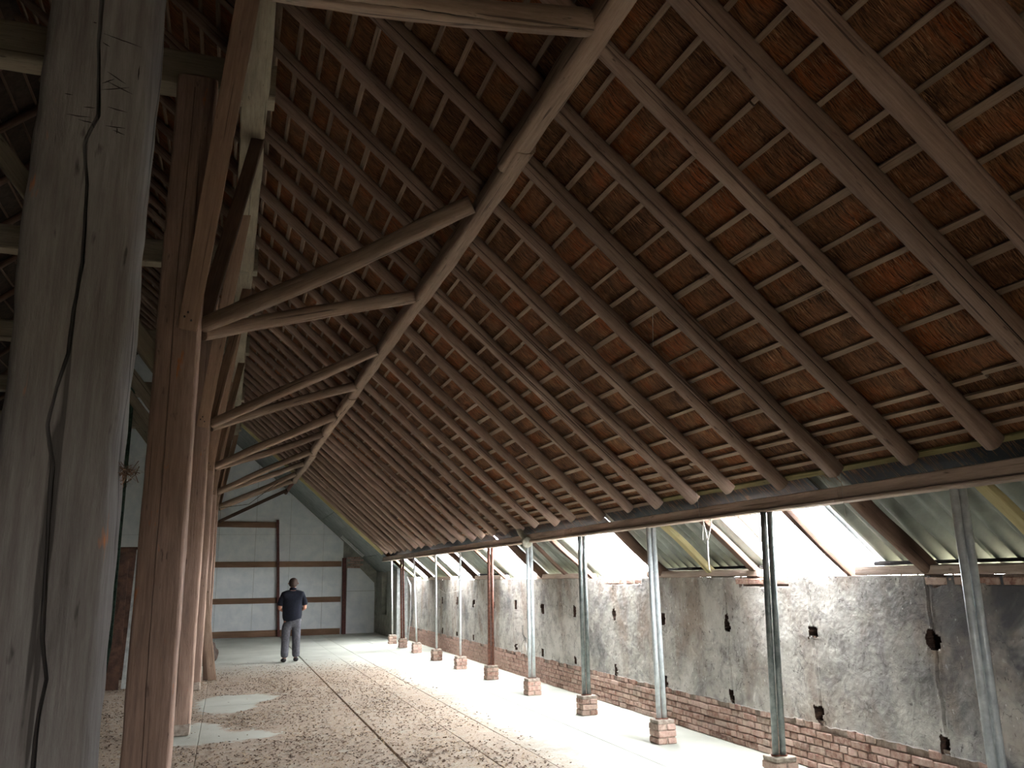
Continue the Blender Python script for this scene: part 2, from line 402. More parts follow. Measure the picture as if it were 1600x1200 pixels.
def beam_me(name, L, w, d, mat, nL=24, n=16, p=2.4, rough=0.004, taper=0.0, bend=0.0, crack=None, seed=0, cdepth=0.03, cw=0.006, freq=3.0, roundtop=0.0):
    """hewn timber or pole, local axis +Z. crack = (theta, wobble) or list of (t, theta) along the length."""
    rnd = random.Random(seed)
    off = Vector((rnd.random() * 50, rnd.random() * 50, rnd.random() * 50))
    ph = [rnd.random() * 6.28 for _ in range(4)]
    base = [2 * math.pi * k / n for k in range(n)]
    if crack is not None and p > 5:
        ca_ = math.atan2(d, w)
        for q_ in (ca_, math.pi - ca_, math.pi + ca_, 2 * math.pi - ca_):
            base = [b_ for b_ in base if abs(b_ - q_) > 0.09] + [q_ - 0.06, q_, q_ + 0.06]
        base.sort()
    # widen sampling at the corners of squared timber
    th0 = None
    if crack is not None:
        if isinstance(crack[0], (int, float)):
            c0 = crack[0]
            wv = crack[1]
            cf = lambda t: c0 + wv * (math.sin(5 * t + ph[0]) + 0.5 * math.sin(13 * t + ph[1]) + 0.3 * noise.noise(Vector((t * 30, seed, 0))))
            th0 = c0
        else:
            pts = crack
            th0 = sum(a[1] for a in pts) / len(pts)
            def cf(t):
                for (t0, a0), (t1, a1) in zip(pts[:-1], pts[1:]):
                    if t <= t1: 
                        return a0 + (a1 - a0) * max(0, min(1, (t - t0) / (t1 - t0))) + 0.012 * noise.noise(Vector((t * 90, 3, 1)))
                return pts[-1][1]
        e = cw / (0.5 * min(w, d))
        extra = [(-1, -1.25 * e), (0, -0.8 * e), (0, 0.8 * e), (1, 1.25 * e)]
        cols = [(a, None) for a in base if abs((a - th0 + math.pi) % (2 * math.pi) - math.pi) > 2.2 * e] + [(th0, x[1]) for x in extra]
        cols.sort(key=lambda c: (c[0] + (c[1] or 0)) % (2 * math.pi))
    else:
        cols = [(a, None) for a in base]
    nn = len(cols)
    V = []
    for i in range(nL + 1):
        t = i / nL
        z = t * L
        s = 1 - taper * t
        endf = 1.0
        if roundtop and t > 1 - roundtop: endf = math.sqrt(max(0.0, 1 - ((t - (1 - roundtop)) / roundtop) ** 2 * 0.75))
        bx = bend * (math.sin(3.0 * t * math.pi * 0.5 + ph[2]) + 0.4 * math.sin(7 * t + ph[3]))
        by = bend * (math.sin(2.4 * t * math.pi * 0.6 + ph[3]) + 0.4 * math.sin(6 * t + ph[0]))
        if crack is not None:
            cth = cf(t)
            amp = 0.35 + 0.65 * min(1, max(0, 0.6 + 1.4 * noise.noise(Vector((t * 5 + seed, 7, 2)))))
            ck = min(1, 6 * t, 6 * (1 - t)) * amp
        for (a, ex) in cols:
            dep = 0
            if crack is not None:
                sh = cth - th0
                if ex is None:
                    dd = (a - th0 + math.pi) % (2 * math.pi) - math.pi
                    a2 = a + sh * max(0, 1 - abs(dd) / 1.2)
                else:
                    a2 = cth + ex * (0.5 + 0.7 * abs(noise.noise(Vector((t * 17 + seed, 1, 9)))) + 0.3)
                    if abs(ex) < e: dep = cdepth * ck
            else: a2 = a
            c_, s_ = math.cos(a2), math.sin(a2)
            if crack is not None:
                rr = 0.5 * s * endf / (abs(c_ / w) ** p + abs(s_ / d) ** p) ** (1 / p)
                x, y = rr * c_, rr * s_
            else:
                x = 0.5 * w * s * endf * math.copysign(abs(c_) ** (2 / p), c_)
                y = 0.5 * d * s * endf * math.copysign(abs(s_) ** (2 / p), s_)
            q = Vector((x * 6, y * 6, z * freq * 0.5)) + off
            r = rough * (noise.noise(q) * 1.3 + 0.6 * noise.noise(q * 3.1))
            ln = math.hypot(x, y) or 1
            f = 1 + (r - dep) / ln
            V.append((x * f + bx, y * f + by, z))
    F, FM = [], []
    for i in range(nL):
        for k in range(nn):
            a0, a1 = i * nn + k, i * nn + (k + 1) % nn
            F.append((a0, a1, a1 + nn, a0 + nn))
            FM.append(1 if crack is not None and cols[k][1] is not None and cols[(k + 1) % nn][1] is not None and abs(cols[k][1]) < e and abs(cols[(k + 1) % nn][1]) < e and 3 < i < nL - 3 else 0)
    FM += [0, 0]
    F.append(tuple(reversed(range(nn))))
    F.append(tuple(range(nL * nn, (nL + 1) * nn)))
    me = mesh(name, V, F, [mat, M_CRACK], smooth=True, fm=FM)
    me.polygons[len(F) - 1].use_smooth = False
    me.polygons[len(F) - 2].use_smooth = False
    if p > 5: me.set_sharp_from_angle(angle=math.radians(19))
    return me
def orient(p0, p1, upv=Vector((0, 0, 1))):
    """rotation taking local Z to p1-p0, local X as near as possible to the side."""
    z = (Vector(p1) - Vector(p0)).normalized()
    x = upv.cross(z)
    if x.length < 1e-4: x = Vector((1, 0, 0)).cross(z).cross(z) * -1 if False else Vector((1, 0, 0))
    x.normalize()
    y = z.cross(x)
    return Matrix((x, y, z)).transposed().to_quaternion()
def beam(name, p0, p1, w, d, mat, parent=None, upv=Vector((0, 0, 1)), **kw):
    L = (Vector(p1) - Vector(p0)).length
    me = beam_me(name, L, w, d, mat, **kw)
    return link(name, me, parent, loc=Vector(p0), rot=orient(p0, p1, upv))
def tube_me(name, pts, r, mat, n=10, cap=True):
    V, F = [], []
    pts = [Vector(p) for p in pts]
    for i, p in enumerate(pts):
        t = (pts[min(i + 1, len(pts) - 1)] - pts[max(i - 1, 0)]).normalized()
        a = t.orthogonal().normalized() if abs(t.z) > 0.95 else t.cross(Vector((0, 0, 1))).normalized()
        if abs(t.z) > 0.95: a = (Vector((1, 0, 0)) - t * t.x).normalized()
        b = t.cross(a)
        rr = r[i] if isinstance(r, (list, tuple)) else r
        for k in range(n):
            th = 2 * math.pi * k / n
            V.append(p + a * rr * math.cos(th) + b * rr * math.sin(th))
    for i in range(len(pts) - 1):
        for k in range(n):
            F.append((i * n + k, i * n + (k + 1) % n, (i + 1) * n + (k + 1) % n, (i + 1) * n + k))
    if cap:
        F.append(tuple(reversed(range(n)))); F.append(tuple(range((len(pts) - 1) * n, len(pts) * n)))
    return mesh(name, V, F, mat, smooth=True)

# =================================================================== THE SETTING
# ---- floor: concrete slabs with open joints
floor = boxobj('floor', [(-6.4, Y_NEAR - 1, -0.30, 5.3, Y_WALL + 0.3, -0.05)], M_MORTAR, kind='structure')
xs = [-6.2, -3.4, -0.19, 1.72, 2.53, 3.0, 3.9, 5.14]
rnd = random.Random(3)
for a, b in zip(xs[:-1], xs[1:]):
    ys = [Y_NEAR]
    while ys[-1] < Y_WALL - 3:
        ys.append(ys[-1] + {True: 3.9, False: 2.6}[(b - a) > 1.5] + rnd.uniform(-0.4, 0.4))
    ys[-1] = Y_WALL
    for c, d in zip(ys[:-1], ys[1:]):
        gx = 0.011 if a > -1 else 0.004
        bm = bmesh.new()
        bmesh.ops.create_cube(bm, size=1)
        ox, oy = (a + b) / 2, (c + d) / 2
        dz = rnd.uniform(-0.002, 0.002)
        ga, gb = (0.012 if abs(a - 1.72) < 0.01 else 0.0028), (0.012 if abs(b - 1.72) < 0.01 else 0.0028)
        for v in bm.verts:
            v.co = Vector(((a + ga - ox) if v.co.x < 0 else (b - gb - ox), (c + 0.002 - oy) if v.co.y < 0 else (d - 0.002 - oy), v.co.z * 0.05 - 0.025 + (dz if v.co.z > 0 else 0)))
        bmesh.ops.bevel(bm, geom=[e for e in bm.edges if e.verts[0].co.z > -0.01 and e.verts[1].co.z > -0.01], offset=0.004, segments=1, affect='EDGES')
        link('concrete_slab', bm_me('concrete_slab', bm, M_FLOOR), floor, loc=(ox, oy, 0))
ground = boxobj('outside_ground', [(-30, -40, -0.5, 60, Y_NEAR - 1.0, -0.31), (5.6, Y_NEAR - 1.0, -0.5, 60, 60, -0.31)], M_OUT, kind='structure')

# ---- the ceiling: thatched roof with laths and, at the eaves, corrugated sheets
ceiling = bpy.data.objects.new('ceiling', None)
C.objects.link(ceiling)
ceiling['kind'] = 'structure'
BAT_X = [4.31, 4.225, 4.14, 4.05] + [3.96 - 0.1675 * k for k in range(42)]
def thatch_mesh():
    V, F = [], []
    nx, ny = 330, 360
    xs_ = np.linspace(RIDGE, 4.33, nx)
    ys_ = Y_NEAR + (Y_END - Y_NEAR) * np.linspace(0, 1, ny)
    bx = np.array(BAT_X)
    for x in xs_:
        db = float(np.min(np.abs(bx - x)))
        sag = 0.016 * min(1.0, db / 0.07)
        for y in ys_:
            h = 0.012 * noise.noise(Vector((x * 3, y * 4, 0))) + 0.008 * noise.noise(Vector((x * 9, y * 22, 3)))
            V.append(roof(float(x), float(y), 0.104 - sag + h))
    for i in range(nx - 1):
        for j in range(ny - 1):
            a = i * ny + j
            F.append((a, a + 1, a + ny + 1, a + ny))
    # body of the thatch (thickness) and its cut lower edge
    k = len(V)
    for (x, pz) in ((RIDGE, 0.11), (4.33, 0.11), (4.27, 0.42), (RIDGE, 0.42)):
        V.append(roof(x, Y_NEAR, pz)); V.append(roof(x, Y_END, pz))
    F += [(k + 2, k + 3, k + 5, k + 4), (k + 4, k + 5, k + 7, k + 6), (k, k + 2, k + 4, k + 6), (k + 1, k + 7, k + 5, k + 3)]
    return mesh('thatch', V, F, M_THATCH, smooth=True)
link('thatch', thatch_mesh(), ceiling, kind='stuff')
# far slope of the roof beyond the ridge
zr = Z0 + (X0 - RIDGE) * TM
V = [(RIDGE, Y_NEAR, zr + 0.14), (RIDGE, Y_WALL, zr + 0.14), (RIDGE - 3.4, Y_WALL, zr + 0.14 - 3.4 * TM), (RIDGE - 3.4, Y_NEAR, zr + 0.14 - 3.4 * TM)]
V += [(x, y, z + 0.35) for (x, y, z) in V]
link('far_slope_thatch', mesh('far_slope_thatch', V, [(0, 1, 2, 3), (7, 6, 5, 4), (0, 4, 5, 1), (1, 5, 6, 2), (2, 6, 7, 3), (3, 7, 4, 0)], M_THATCH), ceiling)

M_SHADETHATCH = simple('shade_toned_thatch', g(34, 26, 20), g(60, 46, 36), 9, 0.95)  # darkened thatch copy: gloom of the far slope put into the colour
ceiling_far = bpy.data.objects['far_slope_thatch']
ceiling_far.data.materials.clear(); ceiling_far.data.materials.append(M_SHADETHATCH)
boxobj('ridge_leak_block', [(RIDGE - 0.35, Y_NEAR - 0.2, zr + 0.10, RIDGE + 0.35, Y_WALL + 0.3, zr + 0.7)], M_SHADETHATCH, ceiling)  # unseen block added over the ridge to stop a light leak
for k in range(14):
    x = RIDGE - 0.15 - 0.22 * k
    z = zr - (RIDGE - x) * TM + 0.10
    beam('far_slope_lath', (x, Y_NEAR, z), (x, Y_END, z), 0.035, 0.03, M_DARKW, ceiling, p=7, n=6, nL=12)
for k in range(20):
    y = -2 + 1.35 * k
    beam('far_slope_rafter', (RIDGE - 3.05, y, zr - 3.05 * TM + 0.0), (RIDGE, y, zr), 0.12, 0.12, M_DARKW, ceiling, upv=Vector((0, 1, 0)), n=8, nL=10)
# laths: each row in several lengths
lath_cache = {}
rnd = random.Random(11)
for i, x in enumerate(BAT_X):
    y = Y_NEAR + rnd.uniform(0.0, 0.3)
    while y < Y_END - 0.3:
        L = min(rnd.choice([4.7, 5.4, 6.1]), Y_END - 0.02 - y)
        if i > 34: L = min(13.5, Y_END - 0.02 - y)
        yel = (i == 0 and y < 7) or (i == 1 and rnd.random() < 0.2)
        wv = 0.034 if i > 0 else 0.05
        key = (round(L, 1), yel, rnd.randrange(3))
        if key not in lath_cache:
            lath_cache[key] = beam_me('lath', L, wv, 0.026, M_BATTEN_Y if yel else M_BATTEN, nL=int(L / 0.25), n=8, p=7, rough=0.004, bend=0.005, seed=hash(key) % 999 if False else len(lath_cache))
        p0, p1 = roof(x + rnd.uniform(-0.008, 0.008), y, 0.08), roof(x + rnd.uniform(-0.008, 0.008), y + L, 0.08)
        link('lath', lath_cache[key], ceiling, loc=p0, rot=orient(p0, p1, Vector((math.sin(M), 0, math.cos(M)))))
        y += L + 0.006

# loose reeds standing proud of the thatch (denser near the camera)
def reeds():
    N = 90000
    V = np.empty((N * 4, 3), dtype=np.float32)
    r = np.random.RandomState(5)
    u = r.rand(N)
    yy = Y_NEAR + 1.5 + (u ** 1.35) * 17
    xx = RIDGE + 1.0 + (4.30 - RIDGE - 1.0) * r.rand(N)
    ln = 0.10 + 0.20 * r.rand(N)
    an = r.normal(0, 0.13, N)
    hw = 0.0010 + 0.0011 * r.rand(N)
    base = 0.086 + 0.012 * r.rand(N)
    tip = base - 0.010 + 0.012 * r.rand(N)
    sm, cm = math.sin(M), math.cos(M)
    dx, dy = np.cos(an) * cm * ln, np.sin(an) * ln
    def P(x, y, p): return np.stack([x + sm * p, y, Z0 + (X0 - x) * TM + cm * p], 1)
    V[0::4] = P(xx, yy - hw, base); V[1::4] = P(xx, yy + hw, base)
    V[2::4] = P(xx + dx, yy + dy + hw, tip); V[3::4] = P(xx + dx, yy + dy - hw, tip)
    me = bpy.data.meshes.new('loose_reed')
    me.vertices.add(N * 4); me.vertices.foreach_set('co', V.ravel())
    me.loops.add(N * 4); me.loops.foreach_set('vertex_index', np.arange(N * 4, dtype=np.int32))
    me.polygons.add(N); me.polygons.foreach_set('loop_start', np.arange(0, N * 4, 4, dtype=np.int32))
    me.update(calc_edges=True); me.validate()
    me.materials.append(M_REED)
    return me
link('loose_reeds', reeds(), ceiling, kind='stuff')

def corrugated(name, y0, y1, mat, perp=0.16, parent=None, xa=4.12, xb=5.27, **kw):
    pitch, amp = 0.177, 0.034
    ny = max(6, int((y1 - y0) / pitch * 8))
    V, F = [], []
    for side in (0, 0.006):
        for x in (xa, xb):
            for j in range(ny + 1):
                y = y0 + (y1 - y0) * j / ny
                V.append(roof(x, y, perp + side + amp * math.cos(2 * math.pi * y / pitch)))
    m_ = ny + 1
    for j in range(ny):
        F.append((j, j + 1, m_ + j + 1, m_ + j))
        F.append((2 * m_ + j, 3 * m_ + j, 3 * m_ + j + 1, 2 * m_ + j + 1))
        F.append((m_ + j, m_ + j + 1, 3 * m_ + j + 1, 3 * m_ + j))
        F.append((j, 2 * m_ + j, 2 * m_ + j + 1, j + 1))
    F += [(0, m_, 3 * m_, 2 * m_), (ny, 2 * m_ + ny, 3 * m_ + ny, m_ + ny)]
    return link(name, mesh(name, V, F, mat, smooth=True), parent, **kw)
edges = [Y_NEAR] + [v for s in SKY for v in s] + [Y_END]
for a, b in zip(edges[0::2], edges[1::2]):
    k = max(1, round((b - a) / 1.06))
    for i in range(k):
        corrugated('corrugated_sheet', a + (b - a) * i / k, a + (b - a) * (i + 1) / k + 0.03, M_SHEET, perp=0.16 + 0.007 * (i % 2), parent=ceiling)
for i, (a, b) in enumerate(SKY):
    corrugated('window_%d' % (i + 1), a, b, M_SKYL, perp=0.16, kind='structure')
M_EAVE_DARK = simple('black_eave_shade', g(24, 24, 28), g(44, 44, 48), 6, 0.7)  # dark strips added above the eave beam, standing in for shaded sheet undersides
y = Y_NEAR
for k, (a, b) in enumerate(((Y_NEAR, 2.4), (2.42, 5.12), (5.5, 9.3), (9.45, 14.0), (14.1, 19.0), (19.02, Y_END))):
    V = []
    for pz in (0.118, 0.124):
        for (x, y) in ((4.30, a), (4.56, a), (4.56, b), (4.30, b)): V.append(roof(x, y, pz))
    link('eave_shade_strip', mesh('eave_shade_strip', V, [(0, 1, 2, 3), (7, 6, 5, 4), (0, 4, 5, 1), (1, 5, 6, 2), (2, 6, 7, 3), (3, 7, 4, 0)], M_EAVE_DARK), ceiling)

# grey lining of the last bay
for (xa, xb) in ((-3.0, -1.2), (-1.19, 0.6), (0.61, 1.7), (1.71, 2.9), (2.91, 4.28), (4.29, 4.86)):
    for (ya, yb) in ((Y_END, 26.1), (26.11, Y_WALL)):
        V = []
        for pz in (-0.02, 0.03):
            for (x, y) in ((xa, ya), (xb, ya), (xb, yb), (xa, yb)): V.append(roof(x, y, pz))
        link('lining_board', mesh('lining_board', V, [(0, 1, 2, 3), (7, 6, 5, 4), (0, 4, 5, 1), (1, 5, 6, 2), (2, 6, 7, 3), (3, 7, 4, 0)], M_LINING), ceiling)
beam('lining_edge_strip', roof(4.3, Y_END - 0.03, 0.0), roof(-2.6, Y_END - 0.03, 0.0), 0.05, 0.09, M_YELLOW, ceiling, p=8, n=8, nL=20)
V = []
for pz in (0.12, 0.3):
    for (x, y) in ((RIDGE, Y_END), (5.36, Y_END), (5.36, Y_WALL + .3), (RIDGE, Y_WALL + .3)): V.append(roof(x, y, pz))
link('end_bay_roof', mesh('end_bay_roof', V, [(0, 1, 2, 3), (7, 6, 5, 4), (0, 4, 5, 1), (1, 5, 6, 2), (2, 6, 7, 3), (3, 7, 4, 0)], M_THATCH), ceiling)

# ---- right wall: brick plinth, old plaster with beam holes
WX, WTOP = 5.045, 1.665
HOLES = []
for k in range(-3, 12):
    yc = 5.0 + 1.363 * k
    HOLES.append((yc, 1.18, 0.062 if k < 2 else 0.04, 0.06 if k < 2 else 0.07)); HOLES.append((yc + 0.03, 0.47, 0.045 if k < 2 else 0.03, 0.06))
PATCH = [(4.15, 4.95, 1.60, 1.68), (6.65, 7.45, 1.575, 1.68), (9.6, 10.6, 1.59, 1.68)]
def plaster_edge(y):
    return 0.39 + 0.022 * noise.noise(Vector((y * 3.1, 0, 5))) + 0.012 * noise.noise(Vector((y * 13, 0, 5)))
def plaster():
    ys_ = list(np.arange(Y_NEAR, 3.5, 0.1)) + list(np.arange(3.5, 8.4, 0.011)) + list(np.arange(8.4, 12.5, 0.02)) + list(np.arange(12.5, Y_END + 0.05, 0.06))
    ys_[-1] = Y_END
    nz_ = 110
    V, F, fm = [], [], []
    flag = []
    for y in ys_:
        y = float(y)
        zb = plaster_edge(y)
        for j in range(nz_ + 1):
            z = zb + (WTOP - zb) * j / nz_
            x = WX - 0.006 + 0.010 * noise.noise(Vector((0, y * 1.3, z * 1.3))) + 0.005 * noise.noise(Vector((4, y * 6, z * 6))) + 0.0025 * noise.noise(Vector((4, y * 25, z * 25)))
            fl = 0
            for (yc, zc, hy, hz) in HOLES:
                if abs(y - yc) < 0.2 and abs(z - zc) < 0.2:
                    q = (((y - yc) / hy) ** 4 + ((z - zc) / hz) ** 4) ** 0.25 + 0.7 * noise.noise(Vector((y * 16, z * 16, yc * 7))) + 0.3 * noise.noise(Vector((y * 50, z * 50, yc)))
                    if q < 1: x += 0.13; fl = 1
                    elif q < 1.25: x -= 0.006
                if abs(y - yc) < 0.1 and zc > 1:
                    cyy = yc + 0.02 * noise.noise(Vector((z * 5, yc, 0)))
                    dd = abs(y - cyy)
                    if dd < 0.013: x += 0.012 * (0.5 + abs(noise.noise(Vector((z * 6, yc, 4)))))
                    elif dd < 0.03: x -= 0.004
            for (a, b, c, d) in PATCH:
                if a < y < b:
                    e = c + 0.04 * noise.noise(Vector((y * 7, 1, 1)))
                    if z > e and abs(noise.noise(Vector((y * 2.3, 8, 8)))) > 0.03: x += 0.035; fl = 2
            V.append((x, y, z)); flag.append(fl)
    m_ = nz_ + 1
    for i in range(len(ys_) - 1):
        for j in range(nz_):
            a = i * m_ + j
            q = (a, a + m_, a + m_ + 1, a + 1)
            F.append(tuple(reversed(q)))
            fl = [flag[t] for t in q]
            fm.append(1 if max(fl) >= 1 and 1 in fl else (2 if max(fl) == 2 else 0))
    # lip under the plaster edge
    k0 = len(V)
    for i, y in enumerate(ys_):
        v = V[i * m_]
        V.append((WX + 0.06, v[1], v[2] - 0.004))
    for i in range(len(ys_) - 1):
        F.append((i * m_, k0 + i, k0 + i + 1, (i + 1) * m_)); fm.append(0)
    return mesh('plaster', V, F, [M_PLASTER, M_HOLE, M_MORTAR], smooth=True, fm=fm)
wall_right = boxobj('wall_right', [(WX + 0.015, Y_NEAR, -0.3, 5.36, Y_END, 0.42), (WX + 0.17, Y_NEAR, 0.42, 5.36, Y_END, WTOP), (WX + 0.05, Y_NEAR, WTOP - 0.015, 5.36, Y_END, WTOP)], M_MORTAR, kind='structure')
link('plaster_coat', plaster(), wall_right)
# bricks
def brick_me(lx, ly, lz, seed):
    return bm_me('brick', bevbox(lx, ly, lz, 0.006, 0.007, seed), M_BRICK)
B_STR = [brick_me(0.10, 0.208, 0.056, s) for s in range(6)]
B_HEAD = [brick_me(0.10, 0.098, 0.056, s + 20) for s in range(6)]
rnd = random.Random(21)
CH = 0.0665
def place_brick(kind, y, z, parent, dx=0.0):
    link('brick', rnd.choice(B_STR if kind else B_HEAD), parent, loc=(WX + 0.045 + dx + rnd.uniform(-0.006, 0.006), y, z), rot=(rnd.uniform(-0.02, 0.02) , 0, rnd.uniform(-0.02, 0.02)))
far = []
def course(z, kind, y0, y1, step, lim):
    y = y0
    while y < y1:
        zz = z + 0.008 * noise.noise(Vector((y * 0.8, z * 9, 3)))
        if z < 0.36 or plaster_edge(y) > z + 0.022:
            if y < lim: place_brick(kind, y, zz, wall_right)
            else:
                h = step / 2 - 0.006
                e = rnd.uniform(-0.006, 0.006)
                far.append((WX - 0.005 + e, y - h, zz - 0.028, WX + 0.08, y + h, zz + 0.028))
        y += step
for c in range(6):
    z = 0.034 + CH * c
    if c % 2 == 0: course(z, 1, 3.75 + 0.05 * c, Y_END, 0.219, 12.6)
    else: course(z, 0, 3.72, Y_END, 0.1095, 10.6)
nb = [(WX, Y_NEAR + 0.22 * k, 0.006 + CH * c, WX + 0.08, Y_NEAR + 0.22 * k + 0.21, CH * c + 0.062) for c in range(6) for k in range(30)]
V, F = boxes(far + nb)
link('distant_bricks', mesh('distant_bricks', V, F, M_BRICK), wall_right, kind='stuff')
for (a, b, c, d) in PATCH:
    y = a + 0.1
    while y < b:
        place_brick(1, y, 1.622, wall_right, -0.002)
        y += 0.22
# timber on top of the wall
wt = bpy.data.objects.new('wall_top_timber', None); C.objects.link(wt)
for k, (a, b) in enumerate(((Y_NEAR, 5.75), (7.15, 9.45), (11.35, 13.45), (15.4, 17.45), (19.25, 21.65), (23.2, Y_END - 0.05))):
    beam('timber_length', (5.13, a, 1.705), (5.13, b, 1.705), 0.18, 0.075, M_PLATE, wt, p=8, n=12, nL=40, rough=0.012, seed=k)
    if k % 2 or k == 0: beam('upper_lath', (5.2, a + 0.1, 1.765), (5.2, b - 0.1, 1.765), 0.08, 0.03, M_TARW, wt, p=8, n=8, nL=20, rough=0.008, seed=k + 5)
tag(wt, 'rough brown timber lengths lying on top of the plastered wall, broken at the skylights', 'beam')
# last bay wall
bay = boxobj('wall_side', [(4.78, Y_END, -0.3, 5.4, Y_WALL, 0.62), (4.78, Y_END, 0.62, 5.4, 26.05, 1.95), (4.78, 26.95, 0.62, 5.4, Y_WALL, 1.95), (4.98, 26.05, 0.62, 5.4, 26.95, 1.95)], M_BAYWALL, kind='structure')
bay.name = 'wall_right_end'
boxobj('door_jamb_strip', [(4.72, Y_END - 0.1, 0, 4.80, Y_END + 0.0, 2.0), (4.86, Y_END - 0.07, 0, 5.04, Y_END - 0.001, 1.9)], M_PALEB, bay)

# ---- back wall: white panels between brown rails
back = boxobj('wall_back', [(-6.3, Y_WALL, -0.3, 5.4, Y_WALL + 0.25, 9.4)], M_BAYWALL, kind='structure')
def under_roof(x): return Z0 + (X0 - x) * TM - 0.04
seam = [-6.1, -4.9, -3.7, -2.5, -1.4, -0.28, 0.84, 1.92, 3.0, 3.66]
zs = [0.0, 3.2, 5.6, 9.4]
for a, b in zip(seam[:-1], seam[1:]):
    for z0_, z1_ in zip(zs[:-1], zs[1:]):
        A, B = under_roof(a), under_roof(b)
        if a < RIDGE: A = B = 9.0
        if min(z1_, A) - z0_ < 0.05: continue
        za, zb = min(z1_ - 0.006, A), min(z1_ - 0.006, B)
        pts = [(a + 0.004, z0_), (b - 0.004, z0_)]
        if zb > z0_: pts += [(b - 0.004, zb)]
        elif True:
            xc = X0 - (z0_ - Z0 + 0.04) / TM
            pts = [(a + 0.004, z0_), (xc, z0_)]
        if za == z1_ - 0.006 and zb < z1_ - 0.006:
            xc = X0 - (za - Z0 + 0.04) / TM
            pts += [(xc, za)]
        pts += [(a + 0.004, za)]
        n_ = len(pts)
        V = [(x, Y_WALL - 0.03, z) for x, z in pts] + [(x, Y_WALL - 0.002, z) for x, z in pts]
        F = [tuple(range(n_)), tuple(reversed(range(n_, 2 * n_)))] + [(k, k + n_, (k + 1) % n_ + n_, (k + 1) % n_) for k in range(n_)]
        link('white_panel', mesh('white_panel', V, F, M_WHITEP), back)
for (x0_, z0_, x1_, z1_) in ((3.80, 0.0, 4.72, 1.34), (3.80, 1.35, 4.30, 2.0)):
    V, F = boxes([(x0_, Y_WALL - 0.03, z0_, x1_, Y_WALL - 0.002, z1_)])
    if z0_ > 1: 
        V = [(3.80, Y_WALL - .03, 1.35), (4.72, Y_WALL - .03, 1.35), (4.70, Y_WALL - .03, 1.6), (4.22, Y_WALL - .03, 2.08), (3.80, Y_WALL - .03, 2.1)]
        V += [(x, Y_WALL - .002, z) for x, y, z in V]
        F = [(0, 1, 2, 3, 4), (9, 8, 7, 6, 5)] + [(k, k + 5, (k + 1) % 5 + 5, (k + 1) % 5) for k in range(5)]
    link('white_panel', mesh('white_panel', V, F, M_WHITEP), back)
for (x0_, x1_, z_, h) in ((-0.6, 1.55, 3.53, 0.19), (-0.55, 3.6, 2.26, 0.18), (-0.5, 3.6, 1.13, 0.17), (-0.4, 3.6, 0.12, 0.20)):
    beam('rail', (x0_, Y_WALL - 0.06, z_), (x1_, Y_WALL - 0.06, z_ - 0.03), 0.05, h, M_RAIL, back, p=10, n=12, nL=10, rough=0.003)
beam('upright', (1.68, Y_WALL - 0.1, 0.0), (1.50, Y_WALL - 0.1, 3.66), 0.14, 0.08, M_REDBROWN, back, p=10, n=12, nL=10)
beam('upright', (3.72, Y_WALL - 0.1, 0.0), (3.68, Y_WALL - 0.1, 2.42), 0.17, 0.12, M_REDBROWN, back, p=10, n=12, nL=10)
rnd = random.Random(5)
for r_ in range(5):
    for k in range(2):
        x = 3.90 + 0.215 * k + 0.1 * (r_ % 2); z = 2.12 + 0.075 * r_
        if z < under_roof(x) - 0.06:
            link('brick', rnd.choice(B_STR), back, loc=(x, Y_WALL - 0.03, z), rot=(0, 0, math.pi / 2))

# ---- walls out of view
wall_left = boxobj('wall_left', [(-6.35, Y_NEAR, -0.3, -6.15, Y_WALL, 6.4)], M_DARKWALL, kind='structure')
x0d, x1d, hd = FILL_OPENING
wall_front = boxobj('wall_front', [(-6.35, Y_NEAR - 0.2, -0.3, x0d, Y_NEAR, 9.4), (x1d, Y_NEAR - 0.2, -0.3, 5.4, Y_NEAR, 9.4), (x0d, Y_NEAR - 0.2, hd, x1d, Y_NEAR, 9.4)], M_DARKWALL, kind='structure')

# =================================================================== TIMBER FRAME
ORD = ['first', 'second', 'third', 'fourth', 'fifth', 'sixth', 'seventh', 'eighth', 'ninth', 'tenth', 'eleventh', 'twelfth', 'thirteenth', 'fourteenth', 'fifteenth', 'sixteenth', 'seventeenth', 'eighteenth', 'nineteenth', 'twentieth']
ORD += ['twenty-' + s for s in ORD[:9]] + ['thirtieth'] + ['thirty-' + s for s in ORD[:9]]
UPY = Vector((0, 1, 0))

# ---- eave plate on the steel props, with a thin board below
pl = bpy.data.objects.new('eave_beam', None); C.objects.link(pl)
tag(pl, 'long brown eave beam carried by the row of steel props', 'beam')
segs = [(Y_NEAR, 1.2), (1.2, 5.02), (5.02, 10.4), (10.4, 16.6), (16.6, 22.0), (22.0, Y_END + 0.1)]
for i, (a, b) in enumerate(segs):
    beam('beam_length', (4.385, a + 0.004, 2.285 + 0.004 * (i % 2)), (4.385, b, 2.285), 0.13, 0.095, M_PLATE, pl, p=9, n=16, nL=60, rough=0.006, seed=i)
    beam('bottom_board', (4.36 + 0.012 * (i % 2), a + 0.004, 2.222), (4.36, b, 2.222), 0.15, 0.024, M_PLATE, pl, p=9, n=10, nL=20, rough=0.004, seed=i + 9)

